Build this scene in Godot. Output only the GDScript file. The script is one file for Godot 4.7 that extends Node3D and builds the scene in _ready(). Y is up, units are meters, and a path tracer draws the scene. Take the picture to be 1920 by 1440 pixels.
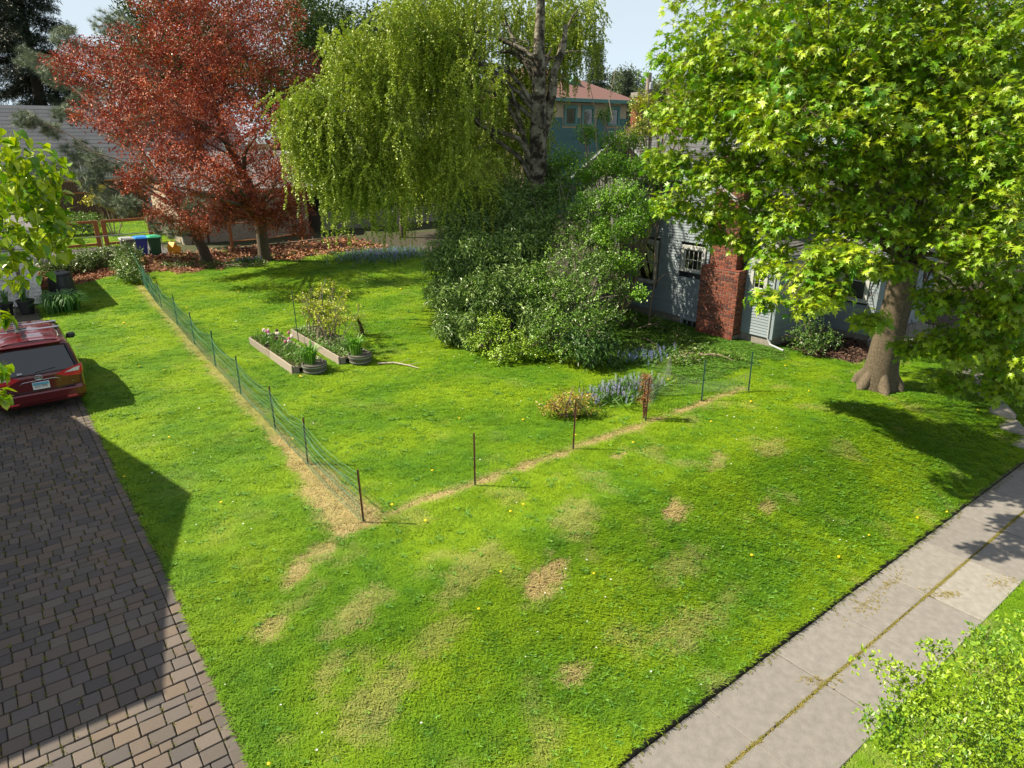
extends Node3D
# A back garden seen from above: lot axes, x runs along the street, -z runs into the lot, metres.

class MB:
	var v := PackedVector3Array()
	var n := PackedVector3Array()
	var c := PackedColorArray()
	func tri(p: Vector3, q: Vector3, r: Vector3, col := Color.WHITE) -> void:
		var nn := (r - p).cross(q - p).normalized()
		v.append(p); v.append(q); v.append(r)
		n.append(nn); n.append(nn); n.append(nn)
		c.append(col); c.append(col); c.append(col)
	func trio(p: Vector3, q: Vector3, r: Vector3, out: Vector3, col := Color.WHITE) -> void:
		if (r - p).cross(q - p).dot(out) < 0.0:
			tri(p, r, q, col)
		else:
			tri(p, q, r, col)
	func quad(p: Vector3, q: Vector3, r: Vector3, s: Vector3, out: Vector3, col := Color.WHITE) -> void:
		trio(p, q, r, out, col)
		trio(p, r, s, out, col)
	func strio(p: Vector3, q: Vector3, r: Vector3, np: Vector3, nq: Vector3, nr: Vector3, col := Color.WHITE) -> void:
		if (r - p).cross(q - p).dot(np + nq + nr) < 0.0:
			v.append(p); v.append(r); v.append(q)
			n.append(np); n.append(nr); n.append(nq)
		else:
			v.append(p); v.append(q); v.append(r)
			n.append(np); n.append(nq); n.append(nr)
		c.append(col); c.append(col); c.append(col)
	func mesh() -> ArrayMesh:
		var a := []
		a.resize(Mesh.ARRAY_MAX)
		a[Mesh.ARRAY_VERTEX] = v
		a[Mesh.ARRAY_NORMAL] = n
		a[Mesh.ARRAY_COLOR] = c
		var m := ArrayMesh.new()
		if v.size() > 0:
			m.add_surface_from_arrays(Mesh.PRIMITIVE_TRIANGLES, a)
		return m
	# a box with chamfered edges
	func cbox(xf: Transform3D, s: Vector3, b: float, col := Color.WHITE) -> void:
		var h := s * 0.5
		for ax in 3:
			var u := (ax + 1) % 3
			var w := (ax + 2) % 3
			for sg in [-1.0, 1.0]:
				var p := []
				for k in [[-1.0, -1.0], [1.0, -1.0], [1.0, 1.0], [-1.0, 1.0]]:
					var q := Vector3.ZERO
					q[ax] = sg * h[ax]
					q[u] = k[0] * (h[u] - b)
					q[w] = k[1] * (h[w] - b)
					p.append(xf * q)
				var o := Vector3.ZERO
				o[ax] = sg
				quad(p[0], p[1], p[2], p[3], xf.basis * o, col)
			if b > 0.0:
				for su in [-1.0, 1.0]:
					for sw in [-1.0, 1.0]:
						var e := []
						for k in [[-1.0, 0], [1.0, 0], [1.0, 1], [-1.0, 1]]:
							var q := Vector3.ZERO
							q[ax] = k[0] * (h[ax] - b)
							q[u] = su * (h[u] - (0.0 if k[1] == 0 else b))
							q[w] = sw * (h[w] - (b if k[1] == 0 else 0.0))
							e.append(xf * q)
						var o := Vector3.ZERO
						o[u] = su
						o[w] = sw
						quad(e[0], e[1], e[2], e[3], xf.basis * o, col)
		if b > 0.0:
			for sx in [-1.0, 1.0]:
				for sy in [-1.0, 1.0]:
					for sz in [-1.0, 1.0]:
						var p1 := Vector3(sx * h.x, sy * (h.y - b), sz * (h.z - b))
						var p2 := Vector3(sx * (h.x - b), sy * h.y, sz * (h.z - b))
						var p3 := Vector3(sx * (h.x - b), sy * (h.y - b), sz * h.z)
						trio(xf * p1, xf * p2, xf * p3, xf.basis * Vector3(sx, sy, sz), col)
	func box(at: Vector3, s: Vector3, b := 0.0, col := Color.WHITE) -> void:
		cbox(Transform3D(Basis(), at), s, b, col)
	# a straight square bar between two points
	func bar(p: Vector3, q: Vector3, wide: float, deep: float, b := 0.0, col := Color.WHITE) -> void:
		var d := (q - p)
		var y := d.normalized()
		var x := y.cross(Vector3.UP if absf(y.y) < 0.9 else Vector3.BACK).normalized()
		var z := x.cross(y).normalized()
		cbox(Transform3D(Basis(x, y, z), (p + q) * 0.5), Vector3(wide, d.length(), deep), b, col)
	func tube(pts: Array, rad: Array, sides := 8, col := Color.WHITE, cap := true) -> void:
		var rings := []
		var norms := []
		var px := Vector3.ZERO
		for i in pts.size():
			var t: Vector3
			if i == 0:
				t = pts[1] - pts[0]
			elif i == pts.size() - 1:
				t = pts[i] - pts[i - 1]
			else:
				t = pts[i + 1] - pts[i - 1]
			t = t.normalized()
			if i == 0:
				px = t.cross(Vector3.UP if absf(t.y) < 0.9 else Vector3.RIGHT).normalized()
			else:
				px = (px - t * px.dot(t)).normalized()
			var py := t.cross(px)
			var ring := []
			var nr := []
			for k in sides:
				var a := TAU * k / sides
				var d := px * cos(a) + py * sin(a)
				nr.append(d)
				ring.append(pts[i] + d * rad[i])
			rings.append(ring)
			norms.append(nr)
		for i in pts.size() - 1:
			for k in sides:
				var l := (k + 1) % sides
				strio(rings[i][k], rings[i][l], rings[i + 1][l], norms[i][k], norms[i][l], norms[i + 1][l], col)
				strio(rings[i][k], rings[i + 1][l], rings[i + 1][k], norms[i][k], norms[i + 1][l], norms[i + 1][k], col)
		if cap:
			for e in [0, pts.size() - 1]:
				var o: Vector3 = (pts[0] - pts[1]) if e == 0 else (pts[e] - pts[e - 1])
				for k in sides:
					trio(pts[e], rings[e][k], rings[e][(k + 1) % sides], o, col)
	# turned about the y axis; prof holds (radius, height)
	func lathe(at: Vector3, prof: Array, sides := 16, col := Color.WHITE, squash := 1.0) -> void:
		for i in prof.size() - 1:
			var a: Vector2 = prof[i]
			var b: Vector2 = prof[i + 1]
			for k in sides:
				var t0 := TAU * k / sides
				var t1 := TAU * (k + 1) / sides
				var d0 := Vector3(cos(t0), 0, sin(t0) * squash)
				var d1 := Vector3(cos(t1), 0, sin(t1) * squash)
				var p0 := at + d0 * a.x + Vector3(0, a.y, 0)
				var p1 := at + d1 * a.x + Vector3(0, a.y, 0)
				var p2 := at + d1 * b.x + Vector3(0, b.y, 0)
				var p3 := at + d0 * b.x + Vector3(0, b.y, 0)
				var slope := Vector2(b.y - a.y, a.x - b.x).normalized()
				var n0 := (d0 * slope.x + Vector3(0, slope.y, 0)).normalized()
				var n1 := (d1 * slope.x + Vector3(0, slope.y, 0)).normalized()
				if a.x > 0.0001:
					strio(p0, p1, p2, n0, n1, n1, col)
				if b.x > 0.0001:
					strio(p0, p2, p3, n0, n1, n0, col)
	# a flat outline (in xy of xf) with thickness along z of xf
	func prism(xf: Transform3D, poly: PackedVector2Array, depth: float, col := Color.WHITE) -> void:
		var idx := Geometry2D.triangulate_polygon(poly)
		var hz := depth * 0.5
		for s in [-1.0, 1.0]:
			for i in range(0, idx.size(), 3):
				var a := poly[idx[i]]
				var b := poly[idx[i + 1]]
				var d := poly[idx[i + 2]]
				trio(xf * Vector3(a.x, a.y, s * hz), xf * Vector3(b.x, b.y, s * hz), xf * Vector3(d.x, d.y, s * hz), xf.basis * Vector3(0, 0, s), col)
		var area := 0.0
		for i in poly.size():
			area += poly[i].cross(poly[(i + 1) % poly.size()])
		for i in poly.size():
			var a := poly[i]
			var b := poly[(i + 1) % poly.size()]
			var e := b - a
			var o := Vector3(e.y, -e.x, 0) * (1.0 if area > 0 else -1.0)
			quad(xf * Vector3(a.x, a.y, -hz), xf * Vector3(b.x, b.y, -hz), xf * Vector3(b.x, b.y, hz), xf * Vector3(a.x, a.y, hz), xf.basis * o, col)
	# one leaf blade; fold lifts the sides
	func leaf(base: Vector3, dir: Vector3, up: Vector3, length: float, width: float, col: Color, fold := 0.25, fine := false, droop := 0.0) -> void:
		var d := dir.normalized()
		var side := d.cross(up)
		if side.length() < 0.01:
			side = d.cross(Vector3(0.3, 0.5, 0.8))
		side = side.normalized()
		var u := side.cross(d).normalized()
		var tip := base + d * length - Vector3(0, droop * length, 0)
		if not fine:
			var mid := base + d * length * 0.45
			var l := mid - side * width * 0.5 + u * width * fold
			var r := mid + side * width * 0.5 + u * width * fold
			tri(base, l, tip, col)
			tri(base, tip, r, col)
			return
		var a1 := base + d * length * 0.33 - Vector3(0, droop * length * 0.12, 0)
		var a2 := base + d * length * 0.68 - Vector3(0, droop * length * 0.45, 0)
		var l1 := a1 - side * width * 0.5 + u * width * fold
		var r1 := a1 + side * width * 0.5 + u * width * fold
		var l2 := a2 - side * width * 0.38 + u * width * fold * 0.8
		var r2 := a2 + side * width * 0.38 + u * width * fold * 0.8
		tri(base, l1, a1, col); tri(a1, l1, l2, col); tri(a1, l2, a2, col); tri(a2, l2, tip, col)
		tri(base, a1, r1, col); tri(a1, r2, r1, col); tri(a1, a2, r2, col); tri(a2, tip, r2, col)

var rng := RandomNumberGenerator.new()
var used := {}
var M := {}
var big := FastNoiseLite.new()
var mid := FastNoiseLite.new()

func rf(a: float, b: float) -> float:
	return rng.randf_range(a, b)

func lin(r: float, g: float, b: float) -> Color:
	return Color(r, g, b).linear_to_srgb()

func numbered(s: String) -> String:
	if not used.has(s):
		used[s] = 0
		return s
	used[s] += 1
	return "%s_%03d" % [s, used[s]]

func tag(o: Node3D, label: String, category: String, group := "") -> void:
	o.set_meta("label", label)
	o.set_meta("category", category)
	if group != "":
		o.set_meta("group", group)

func thing(called: String, label: String, category: String, at := Vector3.ZERO, turn := 0.0, group := "") -> Node3D:
	var o := Node3D.new()
	o.name = numbered(called)
	add_child(o)
	o.position = at
	o.rotation.y = turn
	tag(o, label, category, group)
	return o

func put(parent: Node, called: String, mesh: Mesh, m: Material) -> MeshInstance3D:
	var o := MeshInstance3D.new()
	o.name = numbered(called) if parent == self else called
	o.mesh = mesh
	o.material_override = m
	parent.add_child(o, true)
	return o

func part(parent: Node, called: String, b: MB, m: Material) -> MeshInstance3D:
	return put(parent, called, b.mesh(), m)

func struct(called: String, b: MB, m: Material) -> MeshInstance3D:
	var o := put(self, called, b.mesh(), m)
	o.set_meta("kind", "structure")
	return o

# many copies of one small mesh, for what cannot be counted
func many(parent: Node, called: String, mesh: Mesh, m: Material, xfs: Array, cols: Array, stuff := true) -> MultiMeshInstance3D:
	var mm := MultiMesh.new()
	mm.transform_format = MultiMesh.TRANSFORM_3D
	mm.use_colors = true
	mm.mesh = mesh
	mm.instance_count = xfs.size()
	for i in xfs.size():
		mm.set_instance_transform(i, xfs[i])
		mm.set_instance_color(i, cols[i])
	var o := MultiMeshInstance3D.new()
	o.name = numbered(called) if parent == self else called
	o.multimesh = mm
	o.material_override = m
	parent.add_child(o, true)
	if stuff:
		o.set_meta("kind", "stuff")
	return o

func noise_tex(freq: float, lo: Color, hi: Color, seed_value: int, octaves := 4, size := 512, mids := []) -> NoiseTexture2D:
	var f := FastNoiseLite.new()
	f.seed = seed_value
	f.noise_type = FastNoiseLite.TYPE_SIMPLEX_SMOOTH
	f.frequency = freq
	f.fractal_octaves = octaves
	f.fractal_gain = 0.6
	var g := Gradient.new()
	g.set_color(0, lo)
	g.set_color(1, hi)
	for k in mids:
		g.add_point(k[0], k[1])
	var t := NoiseTexture2D.new()
	t.width = size
	t.height = size
	t.seamless = true
	t.noise = f
	t.color_ramp = g
	return t

func relief_tex(freq: float, seed_value: int, strength := 4.0, octaves := 4) -> NoiseTexture2D:
	var f := FastNoiseLite.new()
	f.seed = seed_value
	f.frequency = freq
	f.fractal_octaves = octaves
	var t := NoiseTexture2D.new()
	t.width = 512
	t.height = 512
	t.seamless = true
	t.as_normal_map = true
	t.bump_strength = strength
	t.noise = f
	return t

# a dull surface with a computed grain, looked up in the world's own axes
func mat(col: Color, rough := 0.8, tex: Texture2D = null, scale := 1.0, bump: Texture2D = null, amount := 1.0) -> StandardMaterial3D:
	var m := StandardMaterial3D.new()
	m.albedo_color = col
	m.roughness = rough
	m.vertex_color_use_as_albedo = true
	if tex or bump:
		m.uv1_triplanar = true
		m.uv1_world_triplanar = true
		m.uv1_scale = Vector3.ONE * scale
	if tex:
		m.albedo_texture = tex
	if bump:
		m.normal_enabled = true
		m.normal_texture = bump
		m.normal_scale = amount
	return m

func leafy(rough := 0.5, glow := 0.55, tint := Color(1.0, 1.0, 0.45)) -> StandardMaterial3D:
	var m := StandardMaterial3D.new()
	m.albedo_color = Color.WHITE
	m.vertex_color_use_as_albedo = true
	m.roughness = rough
	m.cull_mode = BaseMaterial3D.CULL_DISABLED
	if glow > 0.0:
		m.backlight_enabled = true
		m.backlight = tint * glow
	return m

func sstep(a: float, b: float, x: float) -> float:
	return smoothstep(a, b, x)

# ---- the lie of the land
const WALK := -0.85
func drive_y(z: float) -> float:
	return WALK * (1.0 - sstep(3.4, 11.5, -z))

func land(x: float, z: float) -> float:
	var v := -z
	if v < 4.30:
		if v > 2.55:
			return WALK - 0.03
		return WALK - 0.02 if v > 0.7 else WALK - 0.17
	var bank := WALK * (1.0 - sstep(3.7, 8.2 - 0.8 * sstep(12.0, 18.0, x), v)) + 0.005 * (1.0 - sstep(4.3, 6.0, v))
	var t := sstep(1.1, 6.0, x)
	var h := lerpf(drive_y(z), bank, t)
	if x < 1.22 and z > -34.5 and x > -2.9:
		return drive_y(z) - 0.085
	h += mid.get_noise_2d(x * 1.3, z * 1.3) * 0.03 * sstep(1.25, 2.2, x)
	return h

# ---- leaf sprays that the crowns are made of
func spray(count: int, length: float, width: float, spread: float, hang := 0.0, fine := false, seed_value := 1, fold := 0.25) -> ArrayMesh:
	var r := RandomNumberGenerator.new()
	r.seed = seed_value
	var b := MB.new()
	for k in count:
		var p := Vector3(r.randf_range(-1, 1), r.randf_range(-0.7, 0.7), r.randf_range(-1, 1)) * spread * 0.6
		var d := (p.normalized() + Vector3(r.randf_range(-0.7, 0.7), r.randf_range(-0.5, 0.6) - hang, r.randf_range(-0.7, 0.7))).normalized()
		var up := (Vector3.UP + Vector3(r.randf_range(-0.6, 0.6), 0, r.randf_range(-0.6, 0.6))).normalized()
		var s := r.randf_range(0.7, 1.2)
		var g := r.randf_range(0.82, 1.18)
		b.leaf(p, d, up, length * s, width * s, Color(g, g, g * r.randf_range(0.85, 1.1)), fold, fine, hang * 0.4)
	return b.mesh()

# a drooping twig of small leaves, top at the origin
func strand(length: float, count: int, leaf_len: float, seed_value: int) -> ArrayMesh:
	var r := RandomNumberGenerator.new()
	r.seed = seed_value
	var b := MB.new()
	var pts := []
	var off := Vector3.ZERO
	for i in 5:
		pts.append(off + Vector3(0, -length * i / 4.0, 0))
		off += Vector3(r.randf_range(-0.05, 0.05), 0, r.randf_range(-0.05, 0.05))
	b.tube(pts, [0.004, 0.004, 0.0035, 0.003, 0.002], 3, Color(0.6, 0.42, 0.3), false)
	for k in count:
		var t := r.randf() * 3.99
		var i := int(t)
		var p: Vector3 = pts[i].lerp(pts[i + 1], t - i)
		var a := r.randf() * TAU
		var d := Vector3(cos(a), r.randf_range(-1.1, 0.2), sin(a)).normalized()
		var g := r.randf_range(0.78, 1.2)
		b.leaf(p, d, Vector3(r.randf_range(-1, 1), 1.0, r.randf_range(-1, 1)).normalized(), leaf_len * r.randf_range(0.7, 1.25), leaf_len * 0.75, Color(g, g, g * 0.9), 0.15)
	return b.mesh()

# pine tuft: needles fanning from a twig end
func tuft(count: int, length: float, seed_value: int) -> ArrayMesh:
	var r := RandomNumberGenerator.new()
	r.seed = seed_value
	var b := MB.new()
	for k in count:
		var a := r.randf() * TAU
		var e := r.randf_range(-0.5, 1.0)
		var d := Vector3(cos(a), e, sin(a)).normalized()
		var side := d.cross(Vector3(r.randf_range(-1, 1), 0.3, r.randf_range(-1, 1))).normalized() * 0.006
		var g := r.randf_range(0.75, 1.25)
		var p := Vector3(0, r.randf_range(-0.06, 0.06), 0)
		var q := p + d * length * r.randf_range(0.75, 1.15)
		b.tri(p - side, p + side, q, Color(g, g, g))
	return b.mesh()

const LOBES := [[0.0, 0.0], [-0.12, 0.0], [-0.40, -0.08], [-0.17, 0.15], [-0.58, 0.22], [-0.34, 0.32], [-0.56, 0.56], [-0.14, 0.42], [-0.24, 0.72], [-0.08, 0.68], [0.0, 1.0]]
# a five-lobed leaf lying in its own xz plane, stalk end at the origin, tip towards -z, its halves bent up from the midrib
func lobed_leaf(b: MB, xf: Transform3D, size: float, col: Color, bend: float) -> void:
	for s in [-1.0, 1.0]:
		var core := Vector3(0, 0, -0.38) * size
		for i in LOBES.size() - 1:
			var p := Vector3(LOBES[i][0] * s, 0, -LOBES[i][1]) * size
			var q := Vector3(LOBES[i + 1][0] * s, 0, -LOBES[i + 1][1]) * size
			p.y = absf(p.x) * bend - p.z * p.z * 0.35 / size
			q.y = absf(q.x) * bend - q.z * q.z * 0.35 / size
			b.tri(xf * core, xf * p, xf * q, col)

func maple_spray(seed_value: int, count: int, size: float, tassel: bool) -> ArrayMesh:
	var r := RandomNumberGenerator.new()
	r.seed = seed_value
	var b := MB.new()
	for k in count:
		var a := TAU * (k + r.randf_range(-0.3, 0.3)) / count
		var s := size * r.randf_range(0.65, 1.2)
		var stalk := r.randf_range(0.08, 0.2)
		var out := Vector3(sin(a), 0, cos(a))
		var base := out * stalk + Vector3(0, r.randf_range(-0.08, 0.1), 0)
		var bs := Basis(Vector3.UP, a + PI + r.randf_range(-0.4, 0.4)) * Basis(Vector3.RIGHT, r.randf_range(-0.75, -0.05)) * Basis(Vector3.BACK, r.randf_range(-0.35, 0.35))
		var g := r.randf_range(0.8, 1.2)
		lobed_leaf(b, Transform3D(bs, base), s, Color(g * r.randf_range(0.9, 1.12), g, g * 0.9), r.randf_range(0.05, 0.3))
		b.tube([Vector3(0, -0.03, 0), base], [0.004, 0.003], 3, Color(0.9, 0.55, 0.5), false)
	if tassel:
		for k in 9:
			var p := Vector3(r.randf_range(-0.05, 0.05), -0.04 - 0.02 * k, r.randf_range(-0.05, 0.05))
			b.leaf(p, Vector3(r.randf_range(-1, 1), -0.9, r.randf_range(-1, 1)), Vector3.UP, 0.06, 0.03, Color(2.6, 1.25, 0.9), 0.1)
	return b.mesh()

# leaf positions in a lump of crown: more of them towards its skin, with gaps
func lump(out: Array, cols: Array, at: Vector3, r: Vector3, count: int, size: Vector2, a: Color, b: Color, gap := 0.0, lay := 0.5) -> void:
	for k in count:
		var d := Vector3(rng.randfn(), rng.randfn(), rng.randfn()).normalized()
		var q := d * pow(rng.randf(), 0.42)
		var p := at + q * r
		if gap > 0.0 and mid.get_noise_3d(p.x * 5.0, p.y * 5.0, p.z * 5.0) < -0.35 + gap:
			if rng.randf() < 0.8:
				continue
		if p.y < 0.03:
			continue
		var bs := Basis(Vector3.UP, rng.randf() * TAU) * Basis(Vector3.RIGHT, rf(-lay, lay)) * Basis(Vector3.BACK, rf(-lay, lay))
		out.append(Transform3D(bs.scaled(Vector3.ONE * rf(size.x, size.y)), p))
		var c := a.lerp(b, clampf(rng.randf() * 0.75 + 0.35 * (mid.get_noise_3d(p.x * 3, p.y * 3, p.z * 3) + 0.4), 0, 1))
		cols.append(c)

func bend_path(p: Vector3, q: Vector3, lift: float, n := 6, wob := 0.08) -> Array:
	var o := []
	var l := p.distance_to(q)
	for i in n:
		var t := float(i) / (n - 1)
		var w := Vector3(rf(-1, 1), rf(-1, 1), rf(-1, 1)) * wob * l * (0.0 if i == 0 else 0.35)
		o.append(p.lerp(q, t) + Vector3(0, sin(t * PI) * lift * l, 0) + w)
	return o

func taper(n: int, r0: float, r1: float) -> Array:
	var o := []
	for i in n:
		o.append(lerpf(r0, r1, float(i) / (n - 1)))
	return o

# limbs from a trunk line to each lump, with twigs inside the lump
func limbs(b: MB, trunk: Array, lumps: Array, thick: float, twigs: int, lift := 0.12, low := 0.8) -> void:
	for L in lumps:
		var c := Vector3(L[0], L[1], L[2])
		var best: Vector3 = trunk[0]
		var cost := 1e9
		for i in trunk.size() - 1:
			for k in 5:
				var p: Vector3 = trunk[i].lerp(trunk[i + 1], k / 5.0)
				if p.y < trunk[0].y + low:
					continue
				var want := c.y - 0.45 * Vector2(c.x - p.x, c.z - p.z).length()
				var e := absf(p.y - want) + 0.1 * p.distance_to(c)
				if e < cost:
					cost = e
					best = p
		var l := best.distance_to(c)
		var path := bend_path(best, c, lift, 7)
		var th: float = thick * clampf(L[3], 0.35, 1.3)
		b.tube(path, taper(7, th * clampf(l / 5.0, 0.4, 1.2), th * 0.16), 7, Color.WHITE, false)
		for k in twigs:
			var t: Vector3 = path[4].lerp(path[6], rng.randf())
			var q: Vector3 = c + Vector3(rf(-1, 1), rf(-0.7, 0.9), rf(-1, 1)) * L[3] * 0.8
			b.tube(bend_path(t, q, 0.05, 4), taper(4, th * 0.16, th * 0.04), 4, Color.WHITE, false)

# lap boards on a wall that runs along dir from origin; outline(y) gives the ends, holes are [u0, u1, y0, y1]
func lap_wall(parent: Node, origin: Vector3, dir: Vector3, out: Vector3, y0: float, y1: float, ends: Callable, holes: Array, exposure: float, mats: Array, called := "siding_board") -> void:
	var unit := MB.new()
	var p := [Vector3(0, 0, 0), Vector3(0, 1.12, 0), Vector3(0, 1.12, 0.35), Vector3(0, 0, 1)]
	var q := []
	for k in p:
		q.append(k + Vector3(1, 0, 0))
	unit.quad(p[2], p[3], q[3], q[2], Vector3(0, 0.2, 1))
	unit.quad(p[0], p[3], q[3], q[0], Vector3.DOWN)
	unit.quad(p[1], p[2], q[2], q[1], Vector3.UP)
	unit.quad(p[0], p[1], p[2], p[3], Vector3.LEFT)
	unit.quad(q[0], q[1], q[2], q[3], Vector3.RIGHT)
	var mesh := unit.mesh()
	var y := y0
	while y < y1:
		var e: Vector2 = ends.call(y + exposure * 0.5)
		var spans := [[e.x, e.y]]
		for h in holes:
			if y + exposure * 0.98 > h[2] and y + 0.02 < h[3]:
				var next := []
				for s in spans:
					if h[1] <= s[0] or h[0] >= s[1]:
						next.append(s)
						continue
					if h[0] > s[0]:
						next.append([s[0], h[0]])
					if h[1] < s[1]:
						next.append([h[1], s[1]])
				spans = next
		for s in spans:
			if s[1] - s[0] < 0.03:
				continue
			var cuts: Array = [s[0]]
			if s[1] - s[0] > 3.2:
				cuts.append(lerpf(s[0], s[1], rf(0.3, 0.7)))
			cuts.append(s[1])
			for i in cuts.size() - 1:
				var o := put(parent, called, mesh, mats[rng.randi() % mats.size()])
				var zz := dir.cross(Vector3.UP)
				if zz.dot(out) < 0:
					# keep the board's face outward: run it from the other end
					o.transform = Transform3D(Basis(-dir * (cuts[i + 1] - cuts[i] - 0.003), Vector3.UP * exposure, out * 0.034), origin + dir * cuts[i + 1] + Vector3.UP * (y - origin.y))
				else:
					o.transform = Transform3D(Basis(dir * (cuts[i + 1] - cuts[i] - 0.003), Vector3.UP * exposure, out * 0.034), origin + dir * cuts[i] + Vector3.UP * (y - origin.y))
		y += exposure

# a sash window with casing, panes and bars; face looks along out, u runs along dir
func sash_window(parent: Node, at: Vector3, dir: Vector3, out: Vector3, w: float, h: float, cols: int, rows: int, part_rows: float, casing: float, trim: Material, glass: Material, called := "window", room := true) -> Node3D:
	var o := Node3D.new()
	o.name = called
	parent.add_child(o, true)
	o.transform = Transform3D(Basis(dir, Vector3.UP, out), at)
	var f := MB.new()
	f.box(Vector3(-w * 0.5 - casing * 0.5, 0, 0.03), Vector3(casing, h, 0.06), 0.006)
	f.box(Vector3(w * 0.5 + casing * 0.5, 0, 0.03), Vector3(casing, h, 0.06), 0.006)
	f.box(Vector3(0, h * 0.5 + casing * 0.55, 0.033), Vector3(w + casing * 2.3, casing * 1.1, 0.066), 0.006)
	part(o, "frame", f, trim)
	var s := MB.new()
	s.box(Vector3(0, -h * 0.5 - casing * 0.25, 0.05), Vector3(w + casing * 2.4, casing * 0.5, 0.1), 0.006)
	part(o, "sill", s, trim)
	var d := MB.new()
	if room:
		# the room behind: five inner faces
		var e := [Vector3(-w * 0.5, -h * 0.5, 0), Vector3(w * 0.5, -h * 0.5, 0), Vector3(w * 0.5, h * 0.5, 0), Vector3(-w * 0.5, h * 0.5, 0)]
		for i in 4:
			var j := (i + 1) % 4
			d.quad(e[i] + Vector3(0, 0, -0.03), e[j] + Vector3(0, 0, -0.03), e[j] * 1.3 + Vector3(0, 0, -0.78), e[i] * 1.3 + Vector3(0, 0, -0.78), -(e[i] + e[j]))
		d.quad(e[0] * 1.3 + Vector3(0, 0, -0.78), e[1] * 1.3 + Vector3(0, 0, -0.78), e[2] * 1.3 + Vector3(0, 0, -0.78), e[3] * 1.3 + Vector3(0, 0, -0.78), Vector3.BACK)
		part(o, "room", d, M.room)
	else:
		d.box(Vector3(0, 0, -0.034), Vector3(w, h, 0.012), 0.0)
		part(o, "curtain", d, M.curtain)
	var g := MB.new()
	g.box(Vector3(0, 0, -0.02), Vector3(w - 0.01, h - 0.01, 0.006), 0.0)
	part(o, "pane", g, glass)
	var k := MB.new()
	var st := 0.045
	for sx in [-1.0, 1.0]:
		k.box(Vector3(sx * (w * 0.5 - st * 0.5), 0, 0.0), Vector3(st, h, 0.03), 0.004)
	for sy in [-1.0, 1.0]:
		k.box(Vector3(0, sy * (h * 0.5 - st * 0.5), 0.001), Vector3(w - 2 * st, st, 0.03), 0.004)
	var top := h * 0.5
	var bot := h * 0.5 - h * part_rows
	if part_rows < 0.99:
		k.box(Vector3(0, bot, 0.002), Vector3(w - 2 * st, st, 0.034), 0.004)
	for i in range(1, cols):
		k.box(Vector3(-w * 0.5 + w * i / cols, (top + bot) * 0.5, 0.001), Vector3(0.022, top - bot - st, 0.024), 0.003)
	for j in range(1, rows):
		k.box(Vector3(0, bot + (top - bot) * j / rows, 0.003), Vector3(w - 2 * st, 0.022, 0.024), 0.003)
	part(o, "sash", k, trim)
	return o

# sloped roof sheet with shingle courses: from the eave line a-b up to the ridge line d-c
func shingle_roof(parent: Node, a: Vector3, b: Vector3, c: Vector3, d: Vector3, step: float, mats: Array) -> void:
	var up := (d - a)
	var nrm := (b - a).cross(d - a).normalized()
	if nrm.y < 0:
		nrm = -nrm
	var deck := MB.new()
	deck.quad(a, b, c, d, nrm)
	deck.quad(a - nrm * 0.12, b - nrm * 0.12, c - nrm * 0.12, d - nrm * 0.12, -nrm)
	deck.quad(a, b, b - nrm * 0.12, a - nrm * 0.12, -up)
	deck.quad(a, d, d - nrm * 0.12, a - nrm * 0.12, a - b)
	deck.quad(b, c, c - nrm * 0.12, b - nrm * 0.12, b - a)
	deck.quad(c, d, d - nrm * 0.12, c - nrm * 0.12, up)
	part(parent, "roof_deck", deck, M.trim_grey)
	var n := int(up.length() / step)
	for i in n:
		var t0 := float(i) / n
		var t1 := minf(float(i + 1) / n + 0.004, 1.0)
		var p0 := a.lerp(d, t0) + nrm * 0.018
		var p1 := b.lerp(c, t0) + nrm * 0.018
		var p2 := b.lerp(c, t1) + nrm * 0.005
		var p3 := a.lerp(d, t1) + nrm * 0.005
		var s := MB.new()
		s.quad(p0, p1, p2, p3, nrm)
		s.quad(p0, p1, p1 - nrm * 0.014, p0 - nrm * 0.014, -up)
		part(parent, "shingle_course", s, mats[rng.randi() % mats.size()])

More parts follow.
